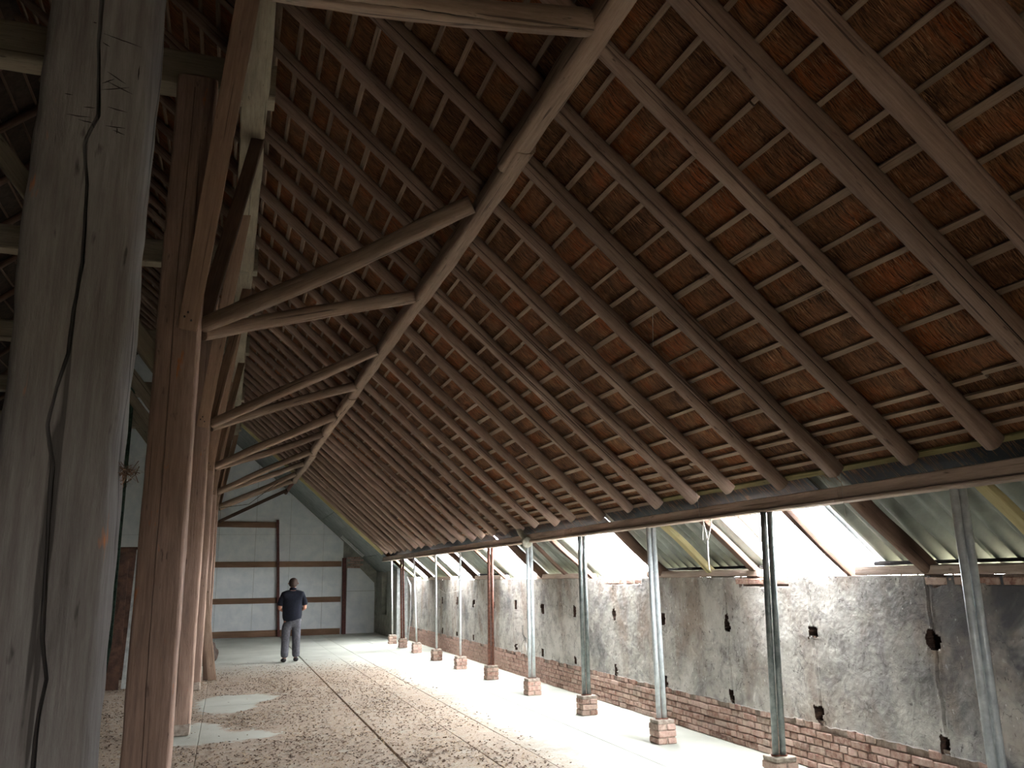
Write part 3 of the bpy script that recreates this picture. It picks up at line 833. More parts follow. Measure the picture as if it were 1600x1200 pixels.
# ---- purlin
pu = bpy.data.objects.new('purlin', None); C.objects.link(pu)
tag(pu, 'long squared purlin log running under the rafters, propped by the slanting struts', 'beam')
PUX, PUZ = 1.71, 4.545
for i, (a, b) in enumerate(((Y_NEAR, 4.9), (4.6, 12.9), (12.6, 19.0), (18.8, 24.6))):
    beam('purlin_log', (PUX + 0.01 * (i % 2), a, PUZ - 0.01 * (i % 2)), (PUX + 0.02 * (i % 2), b, PUZ), 0.155, 0.165, M_STRUT, pu, p=3.6, n=20, nL=90, rough=0.012, bend=0.012, crack=(2.6, 0.12), seed=40 + i, cdepth=0.02, cw=0.004)
link('purlin_end_bracket', tube_me('purlin_end_bracket', [(PUX, 24.3, PUZ), (PUX, 27.9, PUZ)], 0.06, M_RUST, 8), pu)

# ---- rafters
RY = [-0.65, 0.02, 0.70, 1.36, 2.0, 2.52, 2.98, 3.61, 4.27, 4.97, 5.67, 6.34, 7.01, 7.74, 8.37, 9.15, 9.95, 10.62, 11.4]
while RY[-1] + 0.68 < Y_END - 0.1: RY.append(RY[-1] + 0.673)
rnd = random.Random(17)
sm, cm = math.sin(M), math.cos(M)
for i, y in enumerate(RY):
    near = y < 9
    foot = roof(4.30 + rnd.uniform(-0.02, 0.03), y, 0.0)
    top = roof(RIDGE + 0.05, y + rnd.uniform(-0.03, 0.03), 0.0)
    dia = rnd.uniform(0.108, 0.128)
    if abs(y - 2.98) < 0.01: dia = 0.142
    kw = dict(crack=(rnd.uniform(3.6, 4.6), 0.10), cdepth=0.018, cw=0.0035) if near else {}
    o = beam('rafter', foot, top, dia, dia, M_RAFTER, None, upv=UPY, p=2.6 if i % 3 else 3.2, n=16 if near else 10, nL=70 if near else 36, rough=0.011, taper=rnd.uniform(-0.06, 0.12), bend=rnd.uniform(0.006, 0.018), seed=100 + i, **kw)
    k = i - 7
    if k < -3: lab = 'dusty pole rafter beyond the top right corner, %s before the first visible foot' % ORD[-k - 1]
    elif k == -3: lab = 'dusty pole rafter cutting across the top right corner'
    elif k < 0: lab = 'thick dusty pole rafter running off the right edge, %s above the nearest visible rafter foot' % ORD[-k - 1]
    elif k == 0: lab = 'dusty pole rafter with the nearest visible foot on the eave beam'
    elif y > RY[-1] - 0.1: lab = 'last pole rafter, right beside the grey lining of the end bay'
    else: lab = 'dusty pole rafter whose foot is %s from the near end along the visible eave beam' % ORD[k]
    tag(o, lab, 'rafter', 'pole rafters under the thatch')

# ---- short aisle rafters between the eave beam and the brick wall
def aisle(y, w, d, mat, lab, p=2.6, x0_=4.46, x1_=5.16, perp=0.0, bend=0.006, name='aisle_rafter'):
    o = beam(name, roof(x0_, y, perp), roof(x1_, y - 0.01, perp), w, d, mat, None, upv=UPY, p=p, n=14, nL=16, rough=0.008, bend=bend, seed=int(y * 10))
    tag(o, lab, 'rafter', 'short rafters between eave beam and wall')
aisle(5.02, 0.13, 0.13, M_DARKW, 'thick round brown aisle rafter just left of the nearest steel prop')
aisle(3.93, 0.05, 0.10, M_YELLOW, 'pale yellow aisle board right of the nearest steel prop', 9)
aisle(5.93, 0.05, 0.07, M_DARKW, 'thin brown aisle rafter inside the nearest visible bright skylight', 9)
aisle(7.23, 0.05, 0.10, M_DARKW, 'brown aisle board at the far edge of the nearest visible skylight', 9)
aisle(8.02, 0.06, 0.10, M_YELLOW, 'yellow aisle board left of the hanging white twine', 9)
aisle(9.12, 0.13, 0.12, M_DARKW, 'round brown aisle rafter just right of the second skylight')
aisle(11.35, 0.06, 0.10, M_DARKW, 'brown aisle board at the far edge of the second skylight', 9)
aisle(12.2, 0.05, 0.08, M_DARKW, 'grey brown aisle board midway between second and third skylights', 9)
aisle(13.2, 0.13, 0.12, M_DARKW, 'round brown aisle rafter just right of the third skylight')
aisle(15.4, 0.05, 0.10, M_DARKW, 'brown aisle board at the far edge of the third skylight', 9)
aisle(17.25, 0.12, 0.12, M_DARKW, 'round brown aisle rafter just right of the fourth skylight')
aisle(19.3, 0.06, 0.10, M_DARKW, 'brown aisle board at the far edge of the fourth skylight', 9)
aisle(21.4, 0.12, 0.12, M_DARKW, 'round brown aisle rafter just right of the farthest skylight')
aisle(23.3, 0.05, 0.09, M_YELLOW, 'yellowed aisle board at the farthest skylight', 9)
aisle(6.8, 0.035, 0.03, M_BATTEN, 'thin grey strip across the nearest visible skylight', 9, 4.5, 4.98, 0.09, name='skylight_strip')
aisle(10.66, 0.07, 0.03, M_BATTEN, 'grey strip wound with wire across the second skylight', 9, 4.5, 5.1, 0.09, name='skylight_strip')
aisle(14.6, 0.06, 0.03, M_BATTEN, 'grey strip across the third skylight', 9, 4.5, 5.1, 0.09, name='skylight_strip')
aisle(18.5, 0.05, 0.03, M_BATTEN, 'grey strip across the fourth skylight', 9, 4.5, 5.1, 0.09, name='skylight_strip')

# ---- main posts
POSTY = [2.30, 6.50, 10.75, 15.0, 19.2, 23.3]
CRK1 = [(1.2, -0.40), (1.31, -0.40), (1.38, -0.39), (1.48, -0.41), (1.67, -0.42), (1.9, -0.43), (1.99, -0.45), (2.09, -0.44), (2.19, -0.42), (2.29, -0.42), (2.44, -0.41), (2.67, -0.42), (2.79, -0.44), (2.88, -0.41), (3.11, -0.43), (3.37, -0.44), (4.5, -0.43)]
plab = ['huge grey weathered post filling the left edge, with a long dark crack', 'brown hewn post second from the camera, its rounded top lapping the tie beam', 'brown hewn post third from the camera with orange wear and a stone foot', 'hewn post fourth from the camera with light boards leaning against it', 'hewn post fifth from the camera, mostly hidden in the row', 'farthest hewn post of the row, next to the white end wall']
for i, y in enumerate(POSTY):
    H = 5.88 if i < 2 else 5.8
    cx = -0.43 if i == 0 else -0.455
    w, d = (0.285, 0.30) if i == 0 else (0.32, 0.28)
    pt = bpy.data.objects.new('post', None); C.objects.link(pt); pt.location = (cx, y + d / 2, 0)
    tag(pt, plab[i], 'post', 'hewn posts carrying the tie beams')
    if i == 0:
        cr = [(z / (H - 0.12), math.atan2(-d / 2, x - cx) % (2 * math.pi)) for z, x in CRK1]
        me = beam_me('shaft', H - 0.12, w, d, M_POST1, nL=300, n=84, p=5.5, rough=0.010, crack=cr, seed=2, cdepth=0.07, cw=0.0042, freq=5)
        link('shaft', me, pt, loc=(0, 0, 0.12))
    else:
        me = beam_me('shaft', H - 0.12, w, d, M_POST, nL=110, n=32, p=8, rough=0.006, crack=(math.radians(270 + rnd.uniform(-14, 14)), 0.07), seed=60 + i, cdepth=0.04, cw=0.0028, freq=4, roundtop=0.012)
        link('shaft', me, pt, loc=(0, 0, 0.12))
    fb = bevbox(w + 0.0, d + 0.03, 0.13, 0.015, 0.02, i)
    link('stone_foot', bm_me('stone_foot', fb, M_STONE), pt, loc=(0, 0, 0.065))
    tl = ['', 'nearest visible', 'second nearest', 'third nearest', 'fourth nearest', 'farthest']
# incised carpenter's marks on the huge post
MARKS = [(-0.41, 3.1, -0.38, 3.12), (-0.41, 3.08, -0.34, 3.1), (-0.4, 3.14, -0.35, 3.11), (-0.4, 3.11, -0.33, 3.08), (-0.42, 3.26, -0.32, 3.24), (-0.42, 3.23, -0.4, 3.22), (-0.45, 3.29, -0.44, 3.29), (-0.45, 3.02, -0.42, 3.02), (-0.49, 2.99, -0.43, 2.99), (-0.46, 2.98, -0.41, 2.97), (-0.39, 3.03, -0.34, 3.02), (-0.39, 2.97, -0.34, 2.97), (-0.37, 2.96, -0.34, 2.95), (-0.36, 2.97, -0.36, 2.95), (-0.5, 3.05, -0.48, 3.05), (-0.32, 3.18, -0.32, 3.13)]
from mathutils.bvhtree import BVHTree
shaft1 = [o for o in bpy.data.objects if o.name == 'shaft'][0]
bvh = BVHTree.FromPolygons([v.co.copy() for v in shaft1.data.vertices], [tuple(p.vertices) for p in shaft1.data.polygons])
V, F = [], []
for (xa, za, xb, zb) in MARKS:
    nst = 10; d_ = Vector((xb - xa, 0, zb - za)).normalized(); side = Vector((-d_.z, 0, d_.x))
    k0 = len(V)
    for j in range(nst + 1):
        t = j / nst
        c_ = Vector((xa + (xb - xa) * t + 0.43, -1, za + (zb - za) * t - 0.12)) + side * 0.0012 * noise.noise(Vector((t * 6, xa * 40, za)))
        hw = 0.0013 * math.sin(math.pi * min(0.97, max(0.04, t))) + 0.0003
        for s_ in (-1, 1):
            h = bvh.ray_cast(c_ + side * hw * s_, Vector((0, 1, 0)))[0]
            V.append((h if h else Vector((c_.x, -0.15, c_.z))) + Vector((0, -0.0006, 0)))
    for j in range(nst): F.append((k0 + 2 * j, k0 + 2 * j + 1, k0 + 2 * j + 3, k0 + 2 * j + 2))
cmk = link('carpenter_marks', mesh('carpenter_marks', V, F, M_NAIL), shaft1)
cmk['kind'] = 'stuff'
cmk['label'] = 'scratched crossing carpenter marks'
# ---- tie beams
for i, y in enumerate(POSTY):
    o = beam('tie_beam', (-6.1, y + 0.19, 5.92), (0.17, y + 0.19, 5.94), 0.24, 0.33, M_TIE, None, p=9, n=28, nL=90, rough=0.010, seed=80 + i)
    tag(o, ['pale tie beam on top of the huge near post, above the frame', 'pale squared tie beam at the top left, behind the huge post', 'pale tie beam crossing behind the second post', 'pale tie beam end behind the third post', 'pale tie beam end at the fourth post back', 'pale tie beam end nearest to the white end wall'][i], 'beam', 'tie beams across the posts')
# ---- long top plate above the posts
o = beam('top_plate', (0.0, Y_NEAR, 5.87), (0.0, Y_END, 5.87), 0.23, 0.20, M_TIE, None, p=9, n=24, nL=200, rough=0.009, seed=90)
tag(o, 'long pale squared top plate running along the row of posts', 'beam')
# ---- braces along the row
bl = ['huge near', 'second', 'third', 'fourth', 'fifth', 'farthest']
for i, y in enumerate(POSTY):
    w = 0.15
    pn = bpy.data.objects.new('plank_brace', None); C.objects.link(pn)
    p0, p1 = Vector((-0.385, y - 0.035, 3.62)), Vector((-0.03, y - 1.72, 5.82))
    pn.location = p0
    b_ = beam('plank', Vector((0, 0, 0)), p1 - p0, 0.145, 0.05, M_PLANKW, pn, upv=UPY, p=12, n=16, nL=30, rough=0.003, seed=i)
    # three nail heads
    for (nx_, nz_) in ((-0.03, 0.10), (0.03, 0.07), (0.0, 0.14)):
        b2 = bmesh.new(); bmesh.ops.create_cone(b2, segments=8, radius1=0.008, radius2=0.006, depth=0.012, cap_ends=True)
        link('nail', bm_me('nail', b2, M_NAIL), pn, loc=(nx_ * 0.8, -0.03 - nz_ * 0.65 , nz_ * 0.7), rot=(math.radians(60), 0, 0))
    tag(pn, 'reddish plank brace nailed to the %s post, rising towards the camera' % bl[i], 'brace', 'plank braces rising from the posts')
    o = beam('rear_brace', (-0.30, y + 0.20, 3.70), (0.055, y + 0.86, 5.80), 0.12, 0.11, M_DARKW if i == 1 else M_PLANKW, None, upv=UPY, p=9, n=16, nL=26, rough=0.006, seed=i + 30)
    tag(o, 'darker brace behind the %s post, rising away from the camera' % bl[i], 'brace', 'rear braces behind the posts')
    if i == 0: continue
    o = beam('side_brace', (-0.56, y + 0.18, 3.35), (-2.45, y + 0.18, 5.80), 0.15, 0.17, M_TIE, None, upv=UPY, p=9, n=16, nL=26, rough=0.006, seed=i + 50)
    tag(o, 'grey diagonal side brace on the dark side of the %s post' % bl[i], 'brace', 'side braces on the dark side')
# ---- slanting struts from the posts up to the purlin
SY = [(0, 1.15), (0, 3.36), (1, 5.57), (1, 7.76), (2, 9.85), (2, 11.83), (3, 14.1), (3, 16.2), (4, 18.4), (4, 20.5), (5, 22.5), (5, 24.2)]
for i, (pi_, y1) in enumerate(SY):
    y0_ = POSTY[pi_] + 0.14 + (0.03 if i % 2 else -0.03)
    z0_ = 3.66 + (0 if i % 2 else 0.03)
    p0, p1 = Vector((-0.29, y0_, z0_)), Vector((PUX - 0.07, y1, PUZ - 0.03))
    o = beam('strut', p0, p1, 0.115, 0.12, M_STRUT, None, p=2.8, n=18, nL=44, rough=0.009, taper=-0.12, bend=0.012, crack=(4.2 if i % 2 else 2.0, 0.15), cdepth=0.02, cw=0.004, seed=200 + i)
    tag(o, 'pale round strut from the %s post to the purlin, the %s of its pair' % (bl[pi_], 'farther' if i % 2 else 'nearer'), 'strut', 'round struts propping the purlin')
o = beam('strut', (-0.30, 27.8, 3.60), (PUX - 0.05, 26.6, PUZ - 0.05), 0.10, 0.10, M_DARKW, None, p=2.8, n=12, nL=20, seed=230)
tag(o, 'single dark strut standing in front of the white end wall', 'strut', 'round struts propping the purlin')

# =================================================================== STEEL PROPS
props = [(4.40, 4.02, 4.42, 4.03, 2), (4.41, 6.15, 4.33, 5.92, 2), (4.41, 8.12, 4.40, 8.10, 2), (4.42, 10.08, 4.38, 9.95, 2), (4.41, 12.05, 4.39, 11.98, 2), (4.42, 14.12, 4.38, 13.95, 2), (4.38, 15.97, 4.38, 15.95, 1), (4.36, 17.82, 4.34, 17.85, 1), (4.37, 19.85, 4.30, 19.9, 1), (4.37, 21.5, 4.32, 21.45, 2), (4.37, 22.9, 4.32, 22.9, 1)]
PB = [brick_me(0.098, 0.20, 0.058, s + 50) for s in range(4)]
rnd = random.Random(33)
desc = ['twin galvanised prop nearest the right edge', 'dark twin steel prop, second from the near end', 'bright twin galvanised prop, third from the near end', 'dark grey twin prop, fourth from the near end', 'twin galvanised prop below the white fitting, fifth in the row', 'rusty brown twin prop, sixth from the near end', 'single thin pale prop, seventh from the near end', 'single thin pale prop, eighth from the near end', 'single thin pale prop, third from the end bay', 'dark rusty prop, second from the end bay', 'single white prop closest to the end bay']
M_DGREY = simple('dark_grey_pipe', g(96, 104, 104), g(134, 140, 138), 12, 0.4, 0.2)
pm = [M_GALV, M_DGREY, M_GALV, M_DGREY, M_GALV, M_RUST, M_PALEPIPE, M_PALEPIPE, M_PALEPIPE, M_RUST, M_PALEPIPE]
for i, (bx_, by_, tx, ty, nP) in enumerate(props):
    pr = bpy.data.objects.new('steel_prop', None); C.objects.link(pr); pr.location = (bx_, by_, 0)
    tag(pr, desc[i] + ', on a small brick pier', 'prop', 'steel props carrying the eave beam')
    pier = bpy.data.objects.new('pier', None); C.objects.link(pier); pier.parent = pr
    V, F = boxes([(-0.092, -0.092, 0.001, 0.092, 0.092, 0.2)])
    pier_core = link('pier_core', mesh('pier_core', V, F, M_MORTAR), pier)
    for c in range(3):
        z = 0.033 + 0.066 * c
        for q in range(4):
            ang = q * math.pi / 2 + (math.pi if c % 2 else 0)
            off = Vector((0.052, 0.0 if c % 2 == 0 else 0.0, 0))
            v = Matrix.Rotation(ang, 3, 'Z') @ Vector((0.052, 0.001 + (-0.052 if c % 2 else 0.052) * 0, z))
            # pinwheel bond
            v = Matrix.Rotation(ang, 3, 'Z') @ Vector((0.053, 0.0, z))
            v = Matrix.Rotation(ang, 3, 'Z') @ Vector((0.055, (0.003 if c % 2 else -0.003), z))
            if q % 2 == c % 2:
                link('brick', rnd.choice(PB), pier, loc=v, rot=(0, 0, ang))
    cap = bm_me('cap_slab', bevbox(0.19, 0.19, 0.035, 0.006, 0.008, i), M_STONE)
    link('cap_slab', cap, pr, loc=(0, 0, 0.2165))
    top = Vector((tx - bx_, ty - by_, 2.212))
    for k in range(nP):
        dy_ = (k - (nP - 1) / 2) * 0.056
        b0 = Vector((dy_, -dy_ * 0.35, 0.232)); b1 = top + Vector((dy_ * 0.95, -dy_ * 0.3, 0))
        r = 0.026 if nP == 2 else 0.022
        link('pipe', tube_me('pipe', [b0, b0.lerp(b1, 0.5), b1], r, pm[i] if not (i == 0 and k == 1) else M_GALV, 16), pr)
        link('base_collar', tube_me('base_collar', [b0, b0 + Vector((0, 0, 0.012))], r + 0.012, M_RUST, 12), pr)

# =================================================================== SMALL THINGS
# white rag on the eave beam
sp = bpy.data.objects.new('twin_spotlight', None); C.objects.link(sp); sp.location = (4.29, 11.93, 2.27)
tag(sp, 'small dusty white fitting with two flared heads on the eave beam above the fifth prop', 'lamp')
link('fitting_body', tube_me('fitting_body', [(0.0, 0.02, -0.09), (-0.01, 0.0, -0.03), (0.0, -0.02, 0.05), (0.02, -0.02, 0.07)], [0.045, 0.062, 0.055, 0.02], M_RAG, 14), sp)
link('flared_head', tube_me('flared_head', [(0, 0.02, 0.02), (-0.02, 0.09, 0.10), (-0.03, 0.15, 0.16), (-0.03, 0.19, 0.20)], [0.03, 0.05, 0.042, 0.008], M_RAG, 14), sp)
link('flared_head', tube_me('flared_head', [(0, -0.03, -0.01), (-0.02, -0.10, -0.03), (-0.02, -0.20, -0.06), (-0.02, -0.205, -0.06)], [0.025, 0.05, 0.085, 0.07], M_RAG, 14), sp)
def wire(name, pts, r, mat, lab, cat, n=6):
    o = link(name, tube_me(name, pts, r, mat, n)); tag(o, lab, cat); return o
wire('hanging_thread', [(3.0, 5.21, 5.16), (3.01, 5.24, 4.6), (3.0, 5.26, 4.0), (3.0, 5.32, 3.42)], 0.0015, M_TWINE, 'very thin pale thread hanging down from the thatch', 'thread')
tw = bpy.data.objects.new('hanging_twine', None); C.objects.link(tw); tw.location = (4.33, 6.9, 2.21)
tag(tw, 'fuzzy white twine with side strands hanging below the eave beam', 'twine')
link('strand', tube_me('strand', [(0, 0.02, 0), (0.01, 0.0, -0.12), (0, -0.03, -0.2), (0.0, -0.02, -0.34), (0, -0.03, -0.47)], [0.005, 0.006, 0.009, 0.008, 0.005], M_TWINE, 8), tw)
link('strand', tube_me('strand', [(0, -0.03, -0.2), (0, -0.09, -0.10), (0.0, -0.12, -0.03), (0, -0.13, 0.0)], [0.008, 0.006, 0.005, 0.004], M_TWINE, 8), tw)
link('strand', tube_me('strand', [(0, 0.015, -0.02), (0, 0.04, -0.12), (0.0, 0.05, -0.19)], 0.003, M_TWINE, 8), tw)
wire('cobweb_thread', [(4.30, 4.95, 2.55), (4.31, 4.95, 2.1), (4.3, 4.93, 1.86)], 0.002, M_TWINE, 'thin cobweb thread hanging in front of the eave beam near the nearest props', 'thread')
wire('cobweb_thread', [(4.30, 6.95, 2.50), (4.31, 6.95, 2.3), (4.3, 6.93, 2.2)], 0.002, M_TWINE, 'short cobweb thread hanging above the fuzzy white twine', 'thread')
wire('hose_hook', [(4.36, 12.28, 0.98), (4.33, 12.2, 0.86), (4.35, 12.13, 0.80), (4.34, 12.2, 0.76), (4.34, 12.3, 0.68), (4.35, 12.33, 0.56)], [0.012, 0.014, 0.02, 0.016, 0.012, 0.008], M_TWINE, 'bent pale hose end tied beside the fifth steel prop', 'hose', 8)
wire('hose_hook', [(4.35, 12.13, 0.80), (4.33, 12.06, 0.70), (4.33, 12.02, 0.56)], [0.016, 0.012, 0.008], M_TWINE, 'short curved hose branch tied at the fifth steel prop', 'hose', 8)
wire('conduit', [(4.9, 23.55, 1.76), (4.93, 23.2, 1.52), (4.93, 23.2, 0.7), (4.90, 23.4, 0.02)], 0.018, M_PALEPIPE, 'thin bent pale conduit down the wall beside the end bay', 'pipe', 8)
wire('slack_wire', [(5.0, 20.2, 1.45), (4.95, 19.4, 1.36), (4.95, 18.6, 1.40), (5.0, 18.0, 1.46)], 0.004, M_TWINE, 'slack pale wire looped on the wall between far props', 'wire')
wire('slack_wire', [(-0.2, 19.6, 3.35), (0.4, 19.4, 3.42), (1.0, 19.2, 3.9)], 0.006, M_NAIL, 'thin dark wire stretched beside the struts near the white end wall', 'wire')
# lamp on the lining
lm = bpy.data.objects.new('strip_lamp', None); C.objects.link(lm)
p0, p1 = roof(3.50, 27.0, -0.07), roof(4.22, 27.0, -0.07)
lm.location = p0; lm.rotation_mode = 'QUATERNION'; lm.rotation_quaternion = orient(p0, p1, UPY)
tag(lm, 'unlit strip lamp fixed to the grey sloping lining of the end bay', 'lamp')
Lm = (p1 - p0).length
link('housing', bm_me('housing', bevbox(0.09, 0.04, Lm, 0.006), M_LAMPB), lm, loc=(0, 0, Lm / 2))
for s_ in (-1, 1):
    link('tube', tube_me('tube', [(0.022 * s_, -0.034, 0.04), (0.022 * s_, -0.034, Lm - 0.04)], 0.012, M_PALEPIPE, 8), lm)
for z_ in (0.02, Lm - 0.02): link('end_cap', bm_me('end_cap', bevbox(0.095, 0.07, 0.035, 0.006), M_LAMPB), lm, loc=(0, -0.018, z_))

# leaning boards at post four
for (p0, p1, w_, d_, mt, lab) in (
    ((-0.13, 16.4, 0.01), (-0.34, 15.45, 1.55), 0.14, 0.03, M_STRUT, 'pale plank leaning against the fourth post, right one'),
    ((-0.24, 16.55, 0.01), (-0.36, 15.45, 1.9), 0.10, 0.03, M_RAFTER, 'grey brown plank leaning against the fourth post, left one'),
    ((-0.42, 16.6, 0.01), (-0.40, 15.45, 2.2), 0.14, 0.03, M_DARKW, 'dark plank leaning behind the pale ones at the fourth post')):
    o = beam('leaning_plank', p0, p1, w_, d_, mt, None, upv=UPY, p=12, n=12, nL=12, rough=0.003)
    tag(o, lab, 'plank', 'planks leaning at the fourth post')
def stump():
    bm = bmesh.new()
    t = bmesh.ops.create_icosphere(bm, subdivisions=4, radius=1)
    for v in bm.verts:
        n_ = v.co.copy()
        s = 1 + 0.25 * noise.noise(n_ * 2) + 0.08 * noise.noise(n_ * 8)
        v.co = Vector((n_.x * 0.20, n_.y * 0.35, max(-0.20, n_.z * 0.26))) * s
        if v.co.z < -0.17: v.co.z = -0.17
    return bm_me('stump', bm, M_BARK, True)
o = link('log_stump', stump(), loc=(-0.27, 19.9, 0.171))
tag(o, 'dark rounded log stump on the floor beside the leaning planks', 'stump')
# things stored on the dark side
def sheet(name, pts, th, mat, lab, cat, div=10):
    A, B, Cc, D = [Vector(p) for p in pts]
    V, F = [], []
    nrm = (B - A).cross(D - A).normalized()
    for s_ in (0, 1):
        for i in range(div + 1):
            for j in range(div + 1):
                u, v = i / div, j / div
                p = A.lerp(B, u).lerp(D.lerp(Cc, u), v)
                p = p + nrm * (th * s_ + 0.02 * noise.noise(p * 2.0) * (1 if cat == 'netting' else 0.15))
                V.append(p)
    m_ = div + 1; k0 = m_ * m_
    for i in range(div):
        for j in range(div):
            a = i * m_ + j
            F.append((a, a + 1, a + m_ + 1, a + m_)); F.append((k0 + a, k0 + a + m_, k0 + a + m_ + 1, k0 + a + 1))
    for i in range(div):
        for (a, b) in ((i * m_, (i + 1) * m_), ((i + 1) * m_ + div, i * m_ + div), (i + 1, i), (div * m_ + i, div * m_ + i + 1)):
            F.append((a, b, b + k0, a + k0))
    o = link(name, mesh(name, V, F, mat)); tag(o, lab, cat); return o
sheet('green_netting', [(-2.6, 15.95, 0.02), (-1.77, 15.9, 0.02), (-1.76, 15.9, 5.2), (-2.6, 15.95, 5.4)], 0.02, M_GREEN, 'dark green netting hanging in the gap beside the huge post', 'netting', 24)
sheet('brown_board', [(-1.80, 15.6, 0.02), (-1.58, 15.6, 0.02), (-1.60, 15.75, 2.1), (-1.63, 15.75, 2.1)], 0.02, M_BROWNB, 'tapering dark brown board leaning beside the green netting', 'board', 4)
sheet('pale_board', [(-1.55, 15.7, 0.02), (-1.2, 15.7, 0.02), (-1.2, 15.85, 2.3), (-1.50, 15.85, 2.3)], 0.02, M_PALEB, 'pale grey board standing between the two nearest posts', 'board', 4)
sheet('dark_partition', [(-6.0, 17.2, 0.02), (-1.0, 17.2, 0.02), (-1.0, 17.2, 2.4), (-6.0, 17.2, 2.4)], 0.05, M_BROWNB, 'low dark partition on the dark side behind the posts', 'partition', 6)
# straw tuft caught on the huge post
def tuft(n, spread, ln, seed):
    r = random.Random(seed); V, F = [], []
    for _ in range(n):
        a = Vector([r.gauss(0, spread) for _ in range(3)]); d = Vector([r.gauss(0, 1) for _ in range(3)]).normalized() * ln * r.uniform(0.4, 1)
        s = Vector([r.gauss(0, 1) for _ in range(3)]).normalized() * 0.0012
        k = len(V); V += [a - s, a + s, a + d + s, a + d - s]; F.append((k, k + 1, k + 2, k + 3))
    return V, F
V, F = tuft(120, 0.009, 0.04, 1)
o = link('straw_tuft', mesh('straw_tuft', V, F, M_CHAFF), loc=(-0.275, 2.46, 2.02)); tag(o, 'small dusty straw tuft caught on the side of the huge near post', 'straw tuft', kind='stuff')

# debris on the floor
def litter(name, N, mat, seed, lmin, lmax, wmin, wmax, lab):
    r = np.random.RandomState(seed)
    V, F = [], []
    k = 0
    while k < N:
        y = 5.0 + 14.5 * r.rand() ** 1.15
        x = -1.9 + 5.2 * r.rand()
        clean = False
        for (cx, cy_, rx, ry) in ((0.12, 13.25, 0.44, 1.0), (0.45, 13.65, 0.4, 0.5), (-0.3, 10.85, 0.44, 0.8), (0.15, 10.5, 0.58, 0.36)):
            if ((x - cx) / rx) ** 2 + ((y - cy_) / ry) ** 2 < 1 + 0.5 * noise.noise(Vector((x * 4, y * 4, 0))): clean = True
        if clean and r.rand() > 0.02: continue
        dens = 0.62 + 0.9 * noise.noise(Vector((x * 1.6, y * 0.9, seed)))
        dens *= max(0.05, min(1, (19.0 - y) / 3.0)) * max(0.08, min(1, (3.3 - x) / 0.9))
        if r.rand() > dens: continue
        a = r.rand() * 6.283; L = lmin + (lmax - lmin) * r.rand() ** 2; w = wmin + (wmax - wmin) * r.rand()
        ca, sa = math.cos(a), math.sin(a)
        z0 = 0.003; z1 = 0.004 + 0.010 * r.rand()
        b = len(V)
        V += [(x - ca * L - sa * w, y - sa * L + ca * w, z0), (x - ca * L + sa * w, y - sa * L - ca * w, z0), (x + sa * w * 1.4, y - ca * w * 1.4, z1), (x + ca * L, y + sa * L, z0 + 0.002), (x - sa * w * 1.4, y + ca * w * 1.4, z1)]
        F += [(b, b + 1, b + 2, b + 4), (b + 4, b + 2, b + 3)]
        k += 1
    o = link(name, mesh(name, V, F, mat)); tag(o, lab, 'floor litter', kind='stuff')
litter('straw_litter', 16000, M_STRAW, 3, 0.006, 0.035, 0.0015, 0.004, 'pale straw bits strewn over the dusty concrete floor')
litter('leaf_litter', 17000, M_CHAFF, 4, 0.008, 0.04, 0.003, 0.009, 'dark leaf and reed crumbs strewn over the concrete floor')

# =================================================================== THE VISITOR
def skin(name, verts, edges, radii, mat, parent, sub=2):
    me = bpy.data.meshes.new(name)
    me.from_pydata(verts, edges, [])
    o = bpy.data.objects.new(name, me); C.objects.link(o)
    sk = o.modifiers.new('s', 'SKIN'); sk.use_smooth_shade = True
    for v, r in zip(me.skin_vertices[0].data, radii): v.radius = r if isinstance(r, tuple) else (r, r)
    me.skin_vertices[0].data[0].use_root = True
    ss = o.modifiers.new('u', 'SUBSURF'); ss.levels = sub; ss.render_levels = sub
    dg = bpy.context.evaluated_depsgraph_get()
    m2 = bpy.data.meshes.new_from_object(o.evaluated_get(dg), depsgraph=dg)
    m2.materials.clear(); m2.materials.append(mat)
    bpy.data.objects.remove(o)
    m2.polygons.foreach_set('use_smooth', [True] * len(m2.polygons))
    return link(name, m2, parent)
person = bpy.data.objects.new('person', None); C.objects.link(person); person.location = (1.42, 19.1, 0)
tag(person, 'man in a navy polo shirt and grey trousers walking away with hands in front', 'person')
# local: x to the right, y away from the camera (he faces +y)
bv = [(0, 0, 0.98), (0, -0.01, 1.15), (0, 0, 1.33), (0, 0.0, 1.45), (0, 0.01, 1.53), (0, 0.015, 1.60), (0, 0.02, 1.69), (0, 0.02, 1.74),
      (-0.17, 0, 1.42), (-0.255, -0.02, 1.22), (-0.27, -0.02, 1.13), (-0.19, 0.19, 1.08), (-0.10, 0.28, 1.10),
      (0.17, 0, 1.42), (0.255, -0.02, 1.22), (0.27, -0.02, 1.13), (0.19, 0.19, 1.08), (0.10, 0.28, 1.10),
      (-0.095, 0, 0.90), (-0.12, 0.0, 0.50), (-0.125, -0.02, 0.10), (-0.13, 0.10, 0.045),
      (0.095, 0, 0.90), (0.11, 0.03, 0.50), (0.115, 0.06, 0.10), (0.12, 0.18, 0.045)]
be = [(0, 1), (1, 2), (2, 3), (3, 4), (4, 5), (5, 6), (6, 7), (3, 8), (8, 9), (9, 10), (10, 11), (11, 12), (3, 13), (13, 14), (14, 15), (15, 16), (16, 17), (0, 18), (18, 19), (19, 20), (20, 21), (0, 22), (22, 23), (23, 24), (24, 25)]
br = [(0.15, 0.11), (0.15, 0.11), (0.15, 0.10), (0.08, 0.07), 0.055, 0.06, (0.078, 0.095), 0.06,
      0.06, 0.048, 0.042, 0.032, 0.026, 0.06, 0.048, 0.042, 0.032, 0.026,
      0.09, 0.06, 0.042, 0.035, 0.09, 0.06, 0.042, 0.035]
